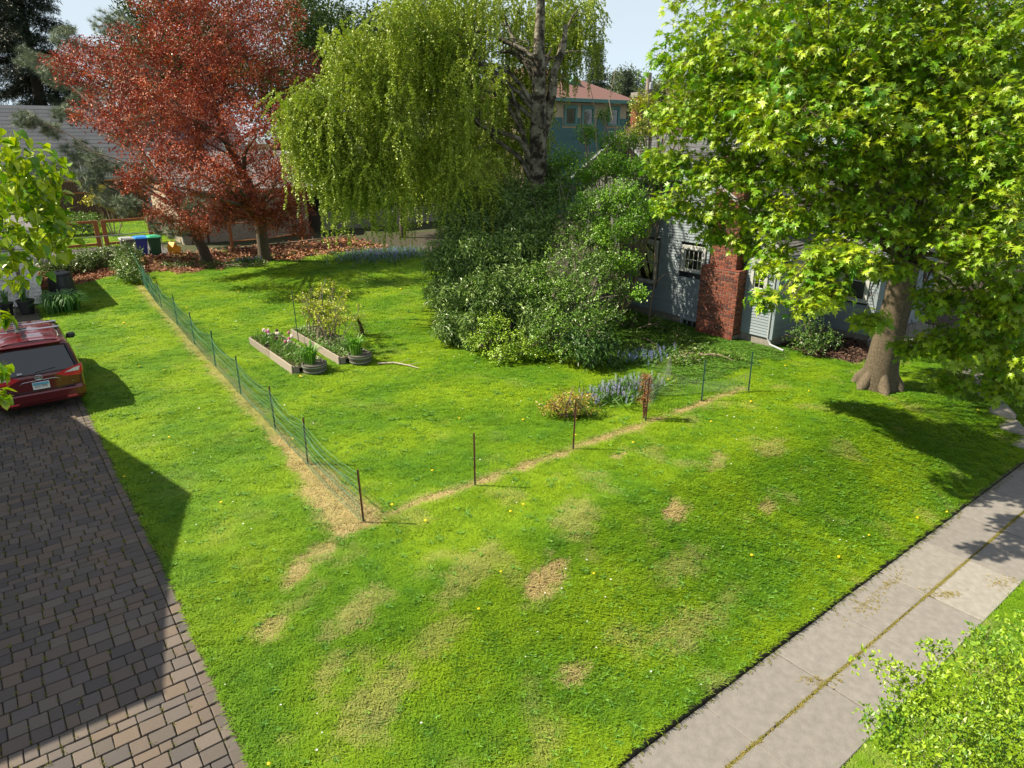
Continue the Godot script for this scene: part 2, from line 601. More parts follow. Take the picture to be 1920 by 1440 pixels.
func make_materials() -> void:
	var grain := noise_tex(0.02, Color(0.72, 0.72, 0.72), Color(1, 1, 1), 11, 5)
	var speck := noise_tex(0.09, Color(0.6, 0.6, 0.6), Color(1, 1, 1), 12, 3)
	var rough_n := relief_tex(0.05, 13, 5.0)
	var fine_n := relief_tex(0.15, 14, 6.0)
	M.soil = mat(Color.WHITE, 0.95, noise_tex(0.03, Color(0.55, 0.5, 0.42), Color(1, 1, 1), 15, 5), 0.9, rough_n, 1.0)
	M.grass = leafy(0.65, 0.95, Color(1.0, 1.0, 0.25))
	M.weed = leafy(0.75, 0.6, Color(1.0, 1.0, 0.3))
	M.leaf = leafy(0.45, 0.6)
	M.maple_leaf = leafy(0.42, 0.8)
	M.pear_leaf = leafy(0.22, 0.8)
	M.gloss_leaf = leafy(0.40, 0.4)
	M.red_leaf = leafy(0.58, 0.5, Color(1.0, 0.5, 0.3))
	M.needle = leafy(0.55, 0.2)
	M.dry_leaf = leafy(0.8, 0.2, Color(1, 0.8, 0.5))
	M.petal = leafy(0.6, 0.5, Color(1, 1, 1))
	M.pavers = []
	for k in [[0.178, 0.140, 0.118], [0.205, 0.155, 0.122], [0.142, 0.120, 0.108], [0.205, 0.168, 0.145], [0.165, 0.14, 0.13], [0.12, 0.106, 0.104]]:
		M.pavers.append(mat(lin(k[0], k[1], k[2]), 0.85, speck, 2.3, fine_n, 0.6))
	M.paver_any = mat(Color.WHITE, 0.85, speck, 2.3, fine_n, 0.6)
	M.walks = []
	var stain := noise_tex(0.006, Color(0.86, 0.85, 0.835), Color(1.0, 0.99, 0.975), 21, 6, 1024)
	for k in [[0.215, 0.207, 0.204], [0.235, 0.226, 0.22], [0.20, 0.192, 0.19], [0.275, 0.266, 0.255]]:
		M.walks.append(mat(lin(k[0], k[1], k[2]), 0.9, stain, 0.8, fine_n, 0.45))
	M.concrete = mat(lin(0.28, 0.268, 0.25), 0.9, stain, 0.8, fine_n, 0.5)
	M.asphalt = mat(lin(0.16, 0.15, 0.15), 0.95, speck, 1.2, fine_n, 0.6)
	M.road = mat(lin(0.07, 0.07, 0.072), 0.95, speck, 1.0, fine_n, 0.6)
	M.bark = mat(lin(0.16, 0.13, 0.105), 0.95, noise_tex(0.03, Color(0.45, 0.42, 0.38), Color(1, 1, 1), 31, 5), 1.6, relief_tex(0.06, 32, 10.0), 1.0)
	M.grey_bark = mat(lin(0.20, 0.165, 0.13), 0.9, noise_tex(0.025, Color(0.5, 0.47, 0.43), Color(1, 1, 1), 33, 5, 512, [[0.55, Color(0.78, 0.76, 0.7)]]), 1.1, relief_tex(0.09, 34, 9.0), 1.0)
	M.birch_bark = mat(lin(0.32, 0.30, 0.265), 0.9, noise_tex(0.010, Color(0.18, 0.15, 0.12), Color(1, 1, 1), 35, 5, 512, [[0.45, Color(0.3, 0.26, 0.21)], [0.6, Color(0.78, 0.76, 0.7)]]), 0.35, rough_n, 1.0)
	M.twig = mat(lin(0.22, 0.17, 0.13), 0.9)
	M.pale_twig = mat(lin(0.38, 0.33, 0.28), 0.9)
	var wood := noise_tex(0.03, Color(0.62, 0.58, 0.55), Color(1, 1, 1), 41, 5)
	M.cedar = mat(lin(0.48, 0.19, 0.065), 0.75, wood, 1.4, rough_n, 0.3)
	M.cedar_dark = mat(lin(0.14, 0.075, 0.045), 0.85, wood, 1.4, rough_n, 0.4)
	M.old_wood = [mat(lin(0.46, 0.42, 0.37), 0.9, wood, 2.5, rough_n, 0.6), mat(lin(0.38, 0.345, 0.30), 0.9, wood, 2.5, rough_n, 0.6)]
	M.barrel = mat(lin(0.15, 0.15, 0.13), 0.85, wood, 2.5, rough_n, 0.6)
	M.rusty = mat(lin(0.15, 0.06, 0.032), 0.8, noise_tex(0.05, Color(0.5, 0.45, 0.42), Color(1, 1, 1), 42), 3.0)
	M.post_green = mat(lin(0.03, 0.09, 0.06), 0.6)
	M.wire = mat(lin(0.07, 0.20, 0.12), 0.5)
	M.wire_grey = mat(lin(0.22, 0.23, 0.22), 0.5)
	M.blues = []
	for k in [[0.225, 0.275, 0.32], [0.24, 0.292, 0.34], [0.212, 0.258, 0.30]]:
		M.blues.append(mat(lin(k[0], k[1], k[2]), 0.7, noise_tex(0.02, Color(0.86, 0.86, 0.86), Color(1, 1, 1), 51, 5), 1.2))
	M.teal = [mat(lin(0.03, 0.095, 0.095), 0.7), mat(lin(0.034, 0.105, 0.105), 0.7)]
	M.cream = mat(lin(0.46, 0.38, 0.25), 0.8, grain, 0.6)
	M.cream_wall = mat(lin(0.45, 0.385, 0.29), 0.85, grain, 0.5)
	M.white = [mat(lin(0.74, 0.735, 0.73), 0.65, grain, 0.5), mat(lin(0.78, 0.77, 0.765), 0.65, grain, 0.5)]
	M.trim = mat(lin(0.56, 0.575, 0.575), 0.6, grain, 1.0)
	M.trim_grey = mat(lin(0.30, 0.33, 0.36), 0.7)
	M.trim_teal = mat(lin(0.06, 0.16, 0.145), 0.6)
	M.dark = mat(lin(0.02, 0.022, 0.024), 0.6)
	M.plastic_black = mat(lin(0.022, 0.024, 0.027), 0.42)
	M.room = mat(lin(0.36, 0.32, 0.27), 0.9)
	M.curtain = mat(lin(0.42, 0.38, 0.30), 0.9)
	M.shingle = [mat(lin(0.15, 0.15, 0.155), 0.95, speck, 2.0), mat(lin(0.18, 0.178, 0.18), 0.95, speck, 2.0), mat(lin(0.13, 0.13, 0.135), 0.95, speck, 2.0)]
	M.pale_shingle = [mat(lin(0.32, 0.32, 0.335), 0.95, speck, 1.6), mat(lin(0.28, 0.28, 0.295), 0.95, speck, 1.6)]
	M.blue_shingle = [mat(lin(0.13, 0.145, 0.18), 0.95, speck, 1.2), mat(lin(0.15, 0.165, 0.2), 0.95, speck, 1.2)]
	M.red_shingle = [mat(lin(0.25, 0.125, 0.11), 0.95, speck, 1.2), mat(lin(0.22, 0.11, 0.098), 0.95, speck, 1.2)]
	M.bricks = []
	for k in [[0.34, 0.095, 0.052], [0.39, 0.12, 0.07], [0.27, 0.07, 0.045], [0.31, 0.11, 0.075], [0.15, 0.05, 0.04]]:
		M.bricks.append(mat(lin(k[0], k[1], k[2]), 0.9, speck, 4.0, fine_n, 0.5))
	M.brick_any = mat(Color.WHITE, 0.9, speck, 4.0, fine_n, 0.5)
	M.mortar = mat(lin(0.36, 0.32, 0.27), 0.95, speck, 3.0)
	var gl := StandardMaterial3D.new()
	gl.albedo_color = Color(0.05, 0.06, 0.06, 0.35)
	gl.transparency = BaseMaterial3D.TRANSPARENCY_ALPHA
	gl.roughness = 0.03
	gl.metallic_specular = 0.8
	M.glass = gl
	var paint := StandardMaterial3D.new()
	paint.albedo_color = lin(0.12, 0.006, 0.010)
	paint.roughness = 0.28
	paint.metallic = 0.25
	paint.clearcoat_enabled = true
	paint.clearcoat = 1.0
	paint.clearcoat_roughness = 0.03
	M.paint = paint
	var tint := StandardMaterial3D.new()
	tint.albedo_color = lin(0.012, 0.015, 0.018)
	tint.roughness = 0.03
	tint.metallic_specular = 0.7
	M.tinted = tint
	var chrome := StandardMaterial3D.new()
	chrome.albedo_color = Color(0.8, 0.8, 0.82)
	chrome.metallic = 1.0
	chrome.roughness = 0.2
	M.chrome = chrome
	var lamp := StandardMaterial3D.new()
	lamp.albedo_color = lin(0.62, 0.012, 0.02)
	lamp.roughness = 0.08
	lamp.clearcoat_enabled = true
	M.lamp_red = lamp
	var clear := StandardMaterial3D.new()
	clear.albedo_color = lin(0.70, 0.70, 0.72)
	clear.roughness = 0.12
	clear.clearcoat_enabled = true
	M.lamp_clear = clear
	M.rubber = mat(lin(0.02, 0.02, 0.02), 0.85)
	M.plate = mat(lin(0.72, 0.74, 0.72), 0.5)
	M.plate_blue = mat(lin(0.10, 0.38, 0.55), 0.5)
	M.plate_text = mat(lin(0.12, 0.05, 0.06), 0.5)

func shade_noise() -> void:
	big.seed = 5
	big.frequency = 0.16
	big.fractal_octaves = 3
	mid.seed = 9
	mid.frequency = 0.35
	mid.fractal_octaves = 3

# dead patches in the lawn: x, z, half length, half width, turn, strength
const DRY := [[6.1, -7.1, 0.62, 0.30, 0.5, 1.0], [9.4, -7.2, 0.45, 0.22, 0.3, 1.0], [3.0, -9.67, 0.5, 0.22, 0.9, 0.8], [2.2, -8.7, 0.3, 0.22, 0.0, 0.7], [3.35, -8.2, 0.7, 0.3, 0.3, 0.5], [10.1, -9.3, 0.3, 0.13, 0.2, 0.9], [11.65, -7.9, 0.55, 0.18, 0.4, 0.6], [2.9, -6.75, 0.8, 0.35, 0.4, 0.42], [11.3, -6.4, 0.35, 0.15, 0.2, 0.7], [3.5, -9.9, 0.35, 0.3, 0.5, 0.7], [5.35, -5.6, 0.25, 0.2, 0.1, 0.75], [7.6, -8.0, 0.8, 0.4, 0.6, 0.42], [5.2, -7.9, 0.9, 0.3, 0.4, 0.4], [8.4, -6.2, 0.7, 0.3, 0.1, 0.35], [13.2, -7.6, 0.6, 0.3, 0.1, 0.45], [2.6, -7.5, 0.4, 0.2, 0.9, 0.4], [6.9, -19.0, 0.5, 0.3, 0.2, 0.6], [8.6, -19.1, 0.5, 0.3, 0.2, 0.6], [4.1, -7.1, 0.5, 0.25, 0.2, 0.35], [7.4, -5.3, 0.8, 0.3, 0.1, 0.4]]

func fence_x(z: float) -> float:
	# the wire fence drifts a little to the right as it runs back
	return 4.46 + 0.042 * (-10.26 - z)

func dryness(x: float, z: float) -> float:
	var d := 0.0
	for k in DRY:
		var e := Vector2(x - k[0], z - k[1]).rotated(k[4])
		var q := pow(e.x / k[2], 2) + pow(e.y / k[3], 2) + mid.get_noise_2d(x * 9.0, z * 9.0) * 1.1
		d = maxf(d, k[5] * (1.0 - sstep(0.35, 1.25, q)))
	var wob := mid.get_noise_2d(x * 3.0, z * 3.0)
	if z < -10.0 and z > -36.0:
		var off := x - fence_x(z) + 0.12
		var w := 0.30 + 0.25 * wob + 0.38 * (1.0 - sstep(10.2, 15.0, -z))
		d = maxf(d, (0.9 if z > -15 else 0.6) * (1.0 - sstep(w * 0.5, w, absf(off))))
	if x > 4.4 and x < 16.0:
		var off2 := z + 10.2
		d = maxf(d, (0.8 + wob * 0.6) * (1.0 - sstep(0.07 + 0.05 * wob, 0.2 + 0.16 * wob, absf(off2))))
	d = maxf(d, 0.30 * sstep(0.25, 0.6, big.get_noise_2d(x * 4.0, z * 4.0) + 0.3 * wob) * (1.0 if z > -10 else 0.35))
	return clampf(d, 0.0, 1.0)

# 0 nothing grows, 1 lawn, 2 leaf litter, 3 rough shade plants, 4 bark mulch
func cover(x: float, z: float) -> int:
	var v := -z
	var w := mid.get_noise_2d(x * 1.5, z * 1.5)
	if v < 2.56:
		return 1 if v > 0.8 else 0
	if v < 4.34:
		return 0
	if x < 1.27 + 0.04 * w and z > -34.0:
		return 0
	if x > 20.0 and z < -12.0:
		return 0
	if x > 20.4 + 0.5 * w and z < -9.4:
		return 4
	if x > 14.8 + w and z < -11.2 + 0.6 * w and z > -20.0:
		return 3
	if z < -50.3:
		return 1
	if z < -44.0:
		return 0
	var edge := -38.2 + 1.6 * w
	if x < 6.2:
		edge = -36.5 + w - 0.5 * x
	if z < edge:
		return 2
	return 1

func build_ground() -> void:
	var xs := []
	var zs := []
	var x := -4.0
	while x <= 30.0:
		xs.append(x)
		x += 0.25
	for k in [33, 38, 46, 60, 90, 150, 260, 420]:
		xs.append(float(k))
		xs.push_front(-float(k) * 1.0 + 24.0)
	xs.push_front(-7.0)
	xs.sort()
	var z := -52.0
	while z <= 1.0:
		zs.append(z)
		z += 0.25
	for k in [-2.56, -2.54, -4.29, -4.31, -0.69, -0.71]:
		zs.append(float(k))
	for k in [1.22, 1.24]:
		xs.append(float(k))
	xs.sort()
	for k in [-56, -64, -80, -110, -170, -300, -600, 4, 10, 30, 90, 200]:
		zs.append(float(k))
	zs.sort()
	var b := MB.new()
	var pts := []
	var cs := []
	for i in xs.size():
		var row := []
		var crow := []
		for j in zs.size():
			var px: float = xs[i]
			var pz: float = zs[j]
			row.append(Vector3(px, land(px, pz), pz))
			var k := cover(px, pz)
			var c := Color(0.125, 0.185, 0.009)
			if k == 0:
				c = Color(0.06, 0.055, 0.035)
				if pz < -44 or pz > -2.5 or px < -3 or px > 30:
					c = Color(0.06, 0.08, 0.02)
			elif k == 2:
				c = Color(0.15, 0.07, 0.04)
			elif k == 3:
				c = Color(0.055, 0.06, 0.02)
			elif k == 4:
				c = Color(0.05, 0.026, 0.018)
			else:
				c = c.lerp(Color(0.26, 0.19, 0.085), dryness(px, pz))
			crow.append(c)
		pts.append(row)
		cs.append(crow)
	for i in xs.size() - 1:
		for j in zs.size() - 1:
			var p: Vector3 = pts[i][j]
			var q: Vector3 = pts[i + 1][j]
			var r: Vector3 = pts[i + 1][j + 1]
			var s: Vector3 = pts[i][j + 1]
			var base := b.v.size()
			b.quad(p, q, r, s, Vector3.UP)
			# colours per corner, in the order quad() laid the corners down
			for k in range(base, b.v.size()):
				var vv := b.v[k]
				b.c[k] = cs[i][j] if vv == p else cs[i + 1][j] if vv == q else cs[i + 1][j + 1] if vv == r else cs[i][j + 1]
	struct("ground", b, M.soil)

func build_grass() -> void:
	# a tuft of blades; three makes of it
	var makes := []
	for m in 3:
		var b := MB.new()
		for k in 11:
			var a := rng.randf() * TAU
			var p := Vector3(cos(a), 0, sin(a)) * rf(0.0, 0.05)
			var lean := Vector3(cos(a) + rf(-0.6, 0.6), 0, sin(a) + rf(-0.6, 0.6)) * rf(0.03, 0.075)
			var h := rf(0.014, 0.04)
			var side := Vector3(-sin(a), 0, cos(a)) * rf(0.004, 0.007)
			var t := p + lean * 0.45 + Vector3(0, h * 0.7, 0)
			var q := p + lean + Vector3(0, h, 0)
			var g := rf(0.75, 1.25)
			var col := Color(g * rf(0.9, 1.15), g, g)
			var base := b.v.size()
			b.trio(p - side, p + side, t + side * 0.7, Vector3.UP, col)
			b.trio(p - side, t + side * 0.7, t - side * 0.7, Vector3.UP, col)
			b.trio(t - side * 0.7, t + side * 0.7, q, Vector3.UP, col)
			for i in range(base, b.n.size()):
				b.n[i] = (b.n[i] * 0.6 + Vector3(0, 0.8, 0)).normalized()
		makes.append(b.mesh())
	var wide := MB.new()
	for k in 7:
		var a := TAU * k / 7.0 + rf(-0.3, 0.3)
		wide.leaf(Vector3(0, 0.01, 0), Vector3(cos(a), 0.35, sin(a)), Vector3.UP, rf(0.06, 0.11), 0.035, Color(1, rf(0.9, 1.1), 1), 0.2, false, 0.1)
	var weed := wide.mesh()
	var xf := [[], [], []]
	var cc := [[], [], []]
	var wx := []
	var wc := []
	var fx := []
	var fc := []
	var yx := []
	var yc := []
	var litter := []
	var lcol := []
	var fresh := Color(0.172, 0.350, 0.005)
	var lime := Color(0.300, 0.455, 0.007)
	var deep := Color(0.080, 0.235, 0.008)
	var straw := Color(0.60, 0.475, 0.26)
	var cell := 0.5
	var cx := 1.0
	while cx < 30.0:
		var cz := -70.0
		while cz < -0.5:
			var d := cx * 0.5724 - cz * 0.7455 + 2.27
			var side := absf(cx * 0.7934 + cz * 0.6088)
			if d < 5.5 or side > 0.79 * d + 2.0 or cx > 24.0 and cz < -9.0 or cz < -46 and (cx > 16 or cx < 2):
				cz += cell
				continue
			var dens := 1150.0 if d < 12 else 780.0 if d < 17 else 470.0 if d < 25 else 260.0 if d < 38 else 90.0
			var sc := 1.0 if d < 12 else 1.12 if d < 17 else 1.3 if d < 25 else 1.7 if d < 38 else 3.0
			for k in int(dens * cell * cell):
				var px := cx + rng.randf() * cell
				var pz := cz + rng.randf() * cell
				var kind := cover(px, pz)
				if kind == 0:
					continue
				if kind == 2 or kind == 4:
					if rng.randf() < 0.3:
						var s := rf(0.9, 1.6) * maxf(sc, 1.0)
						litter.append(Transform3D((Basis(Vector3.UP, rng.randf() * TAU) * Basis(Vector3.RIGHT, rf(-0.5, 0.5))).scaled(Vector3.ONE * s), Vector3(px, land(px, pz) + 0.02, pz)))
						if kind == 4:
							lcol.append(Color(0.085, 0.045, 0.03) * rf(0.6, 1.4))
						else:
							lcol.append([Color(0.36, 0.15, 0.07), Color(0.28, 0.11, 0.06), Color(0.42, 0.22, 0.12), Color(0.2, 0.09, 0.05)][rng.randi() % 4] * rf(0.7, 1.2))
					if kind == 4 or rng.randf() < 0.93 - 0.5 * mid.get_noise_2d(px * 2, pz * 2):
						continue
				var dry := dryness(px, pz)
				if dry > 0.6 and rng.randf() < 0.45:
					continue
				var n1 := big.get_noise_2d(px * 2.2, pz * 2.2)
				var n2 := mid.get_noise_2d(px * 6.0, pz * 6.0)
				var bank := sstep(4.2, 4.8, -pz) * (1.0 - sstep(5.0, 7.2, -pz)) * sstep(3.5, 6.0, px)
				var c := fresh.lerp(lime, clampf(0.5 + n1 * 1.3 + n2 * 0.5 + rf(-0.25, 0.25), 0, 1))
				c = c.lerp(deep, clampf(n2 * 1.2 - n1 * 0.4 + rf(-0.35, 0.35), 0, 0.85))
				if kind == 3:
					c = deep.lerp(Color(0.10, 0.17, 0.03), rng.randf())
					if n2 < -0.1 and rng.randf() < 0.6:
						continue
				c = c.lerp(straw, clampf(dry * rf(0.75, 1.2), 0, 0.96))
				var tall := 1.0 + 0.35 * n2 + 0.25 * bank + (0.5 if kind == 3 else 0.0)
				if dry > 0.5:
					tall *= 0.7
				var y := land(px, pz) - 0.004
				var slope := 0.0
				if px < 1.45 or (-pz > 4.3 and -pz < 4.42):
					tall *= 1.25
				var bs := Basis(Vector3.UP, rng.randf() * TAU)
				bs = bs.scaled(Vector3(sc, sc * tall * 0.85, sc) * rf(0.8, 1.2))
				var roll := rng.randf()
				if (roll < 0.006 + 0.12 * maxf(0.0, n2 - 0.12) + bank * 0.07 and dry < 0.6) or (kind == 3 and roll < 0.3):
					wx.append(Transform3D(Basis(Vector3.UP, rng.randf() * TAU).scaled(Vector3.ONE * rf(0.35, 0.9) * sc), Vector3(px, y + 0.010, pz)))
					wc.append(Color(0.06, 0.19, 0.010).lerp(Color(0.14, 0.30, 0.02), rng.randf()))
				else:
					var m := rng.randi() % 3
					xf[m].append(Transform3D(bs, Vector3(px, y, pz)))
					cc[m].append(c)
				if dry < 0.4 and kind == 1 and rng.randf() < 0.0022 * clampf(mid.get_noise_2d(px * 1.1 + 40.0, pz * 1.1) * 2.2, 0.0, 1.0) and pz > -36:
					fx.append(Transform3D(Basis(Vector3.RIGHT, rf(-0.4, 0.4)).scaled(Vector3.ONE * rf(0.7, 1.2) * sc), Vector3(px, y + 0.06, pz)))
					fc.append(Color(0.6, 0.6, 0.56))
				elif dry < 0.4 and kind == 1 and rng.randf() < 0.0005 * clampf(0.25 + mid.get_noise_2d(px + 90.0, pz) * 2.0, 0.0, 1.0) and pz > -32:
					yx.append(Transform3D(Basis(Vector3.RIGHT, rf(-0.4, 0.4)).scaled(Vector3.ONE * rf(0.9, 1.3) * sc), Vector3(px, y + 0.07, pz)))
					yc.append(Color(0.85, 0.58, 0.01))
			cz += cell
		cx += cell
	var g := Node3D.new()
	g.name = "grass"
	add_child(g)
	g.set_meta("kind", "stuff")
	g.set_meta("label", "bright green mown lawn grass with straw coloured dry patches")
	g.set_meta("category", "grass")
	for m in 3:
		many(g, "blades", makes[m], M.grass, xf[m], cc[m])
	many(g, "weed_rosettes", weed, M.weed, wx, wc)
	var daisy := MB.new()
	for k in 8:
		var a := TAU * k / 8.0
		daisy.leaf(Vector3.ZERO, Vector3(cos(a), 0.2, sin(a)), Vector3.UP, 0.016, 0.011, Color.WHITE, 0.0)
	many(g, "daisies", daisy.mesh(), M.petal, fx, fc)
	var dand := MB.new()
	dand.lathe(Vector3.ZERO, [Vector2(0.006, -0.008), Vector2(0.02, 0.0), Vector2(0.018, 0.008), Vector2(0.0, 0.013)], 8)
	many(g, "dandelions", dand.mesh(), M.petal, yx, yc)
	var dl := MB.new()
	dl.leaf(Vector3(-0.035, 0, 0), Vector3(1, 0.1, 0.1), Vector3.UP, 0.07, 0.04, Color.WHITE, 0.35)
	dl.leaf(Vector3(0.03, 0.005, 0.05), Vector3(-0.4, 0.2, 1), Vector3.UP, 0.06, 0.035, Color(0.8, 0.75, 0.7), 0.3)
	dl.leaf(Vector3(0.0, 0.005, -0.06), Vector3(0.6, 0.1, -1), Vector3.UP, 0.065, 0.035, Color(1.15, 1.1, 1.05), 0.3)
	var lit := many(self, "fallen_leaves", dl.mesh(), M.dry_leaf, litter, lcol)
	lit.set_meta("label", "brown fallen leaves and mulch lying under the trees and by the house")
	lit.set_meta("category", "leaf litter")

# a tumbled paving stone: rounded corners, uneven edge
func worn_stone(w: float, d: float) -> ArrayMesh:
	var b := MB.new()
	var ring := []
	var hx := w * 0.5
	var hz := d * 0.5
	for k in [[1, 0.55], [0.93, 1], [0.4, 1], [-0.4, 1], [-0.93, 1], [-1, 0.9], [-1, 0.3], [-1, -0.3], [-1, -0.9], [-0.93, -1], [-0.4, -1], [0.4, -1], [0.93, -1], [1, -0.9], [1, -0.3], [1, 0.1]]:
		ring.append(Vector2(k[0] * hx * rf(0.975, 1.0), k[1] * hz * rf(0.975, 1.0)))
	ring[0] = Vector2(hx, hz * 0.88)
	for i in 16:
		var p: Vector2 = ring[i]
		var q: Vector2 = ring[(i + 1) % 16]
		var o := Vector3(p.x + q.x, 0, p.y + q.y)
		var lo0 := Vector3(p.x, -0.03, p.y)
		var lo1 := Vector3(q.x, -0.03, q.y)
		var m0 := Vector3(p.x, 0.021, p.y)
		var m1 := Vector3(q.x, 0.021, q.y)
		var s0 := p - p.normalized() * 0.009
		var s1 := q - q.normalized() * 0.009
		var t0 := Vector3(s0.x, 0.03, s0.y)
		var t1 := Vector3(s1.x, 0.03, s1.y)
		b.quad(lo0, lo1, m1, m0, o)
		b.quad(m0, m1, t1, t0, o + Vector3.UP * w)
		b.trio(t0, t1, Vector3(0, 0.031, 0), Vector3.UP)
	return b.mesh()

func build_drive() -> void:
	var root := Node3D.new()
	root.name = "driveway"
	add_child(root)
	root.set_meta("kind", "structure")
	var bed := MB.new()
	var z := -34.4
	while z < -4.25:
		var z1 := z + 0.5
		bed.quad(Vector3(-2.85, drive_y(z) - 0.03, z), Vector3(1.2, drive_y(z) - 0.03, z), Vector3(1.2, drive_y(z1) - 0.03, z1), Vector3(-2.85, drive_y(z1) - 0.03, z1), Vector3.UP)
		z = z1
	part(root, "bedding", bed, mat(lin(0.055, 0.05, 0.032), 0.95))
	var shapes := {}
	for w in [0.15, 0.215, 0.29]:
		for dep in [0.215, 0.145]:
			for make in 2:
				shapes[[w, dep, make]] = worn_stone(w - 0.010, dep - 0.010)
	var cap := MB.new()
	cap.box(Vector3.ZERO, Vector3(0.145, 0.06, 0.19), 0.010)
	var cap_mesh := cap.mesh()
	var rest := {}
	for k in shapes:
		rest[k] = [[], []]
	var made := 0
	var moss := []
	var mcol := []
	z = -4.45
	while z > -26.0:
		var dep: float = 0.145 if rng.randf() < 0.25 else 0.215
		var make := rng.randi() % 2
		var zz := z - dep * 0.5
		var slope := atan((drive_y(zz - 0.08) - drive_y(zz + 0.08)) / 0.16)
		var tilt := Basis(Vector3.RIGHT, slope)
		var x := 1.085
		# edge stone
		var list := []
		list.append([0.11, 1.165])
		while x > -2.75:
			var w: float = [0.15, 0.215, 0.215, 0.215, 0.29, 0.29][rng.randi() % 6]
			list.append([w, x - w * 0.5])
			x -= w
		for s in list:
			var at := Vector3(s[1] + rf(-0.003, 0.003), drive_y(zz) - 0.03 + rf(-0.004, 0.003), zz + rf(-0.004, 0.004))
			var bs := tilt * Basis(Vector3.UP, rf(-0.02, 0.02)) * Basis(Vector3.BACK, rf(-0.015, 0.015))
			var near: bool = zz > -12.6 and zz < -7.2 and s[1] > -0.95
			if near and made < 298 or s[0] == 0.11:
				var o := put(root, "paver" if s[0] != 0.11 else "edge_paver", cap_mesh if s[0] == 0.11 else shapes[[s[0], dep, make]], M.pavers[rng.randi() % 6])
				o.transform = Transform3D(bs, at)
				if s[0] != 0.11:
					made += 1
			else:
				rest[[s[0], dep, make]][0].append(Transform3D(bs, at))
				var k: Array = [[0.178, 0.140, 0.118], [0.205, 0.155, 0.122], [0.142, 0.120, 0.108], [0.205, 0.168, 0.145], [0.165, 0.14, 0.13], [0.12, 0.106, 0.104]][rng.randi() % 6]
				rest[[s[0], dep, make]][1].append(Color(k[0], k[1], k[2]))
			# moss and weeds in the joints, thicker away from the wheel tracks
			var n := mid.get_noise_2d(at.x * 1.6, zz * 0.5)
			for t in 4:
				if rng.randf() < 0.34 + 0.6 * n:
					var q := at + Vector3(s[0] * 0.5 + rf(-0.006, 0.006), 0.022 + rf(0, 0.01), rf(-0.11, 0.11))
					moss.append(Transform3D(Basis(Vector3.UP, rng.randf() * TAU).scaled(Vector3.ONE * rf(0.7, 1.5)), q))
					mcol.append(Color(0.14, 0.18, 0.012).lerp(Color(0.27, 0.27, 0.03), rng.randf()))
		z -= dep
	for w in rest:
		many(root, "far_pavers", shapes[w], M.paver_any, rest[w][0], rest[w][1]) if rest[w][0].size() > 0 else null
	var mb := MB.new()
	for k in 8:
		var a := TAU * k / 8.0
		mb.leaf(Vector3(rf(-0.02, 0.02), 0, rf(-0.02, 0.02)), Vector3(cos(a), 0.9, sin(a)), Vector3.UP, rf(0.012, 0.028), 0.008, Color(1, rf(0.9, 1.1), 1), 0.2)
	many(root, "joint_moss", mb.mesh(), M.grass, moss, mcol)

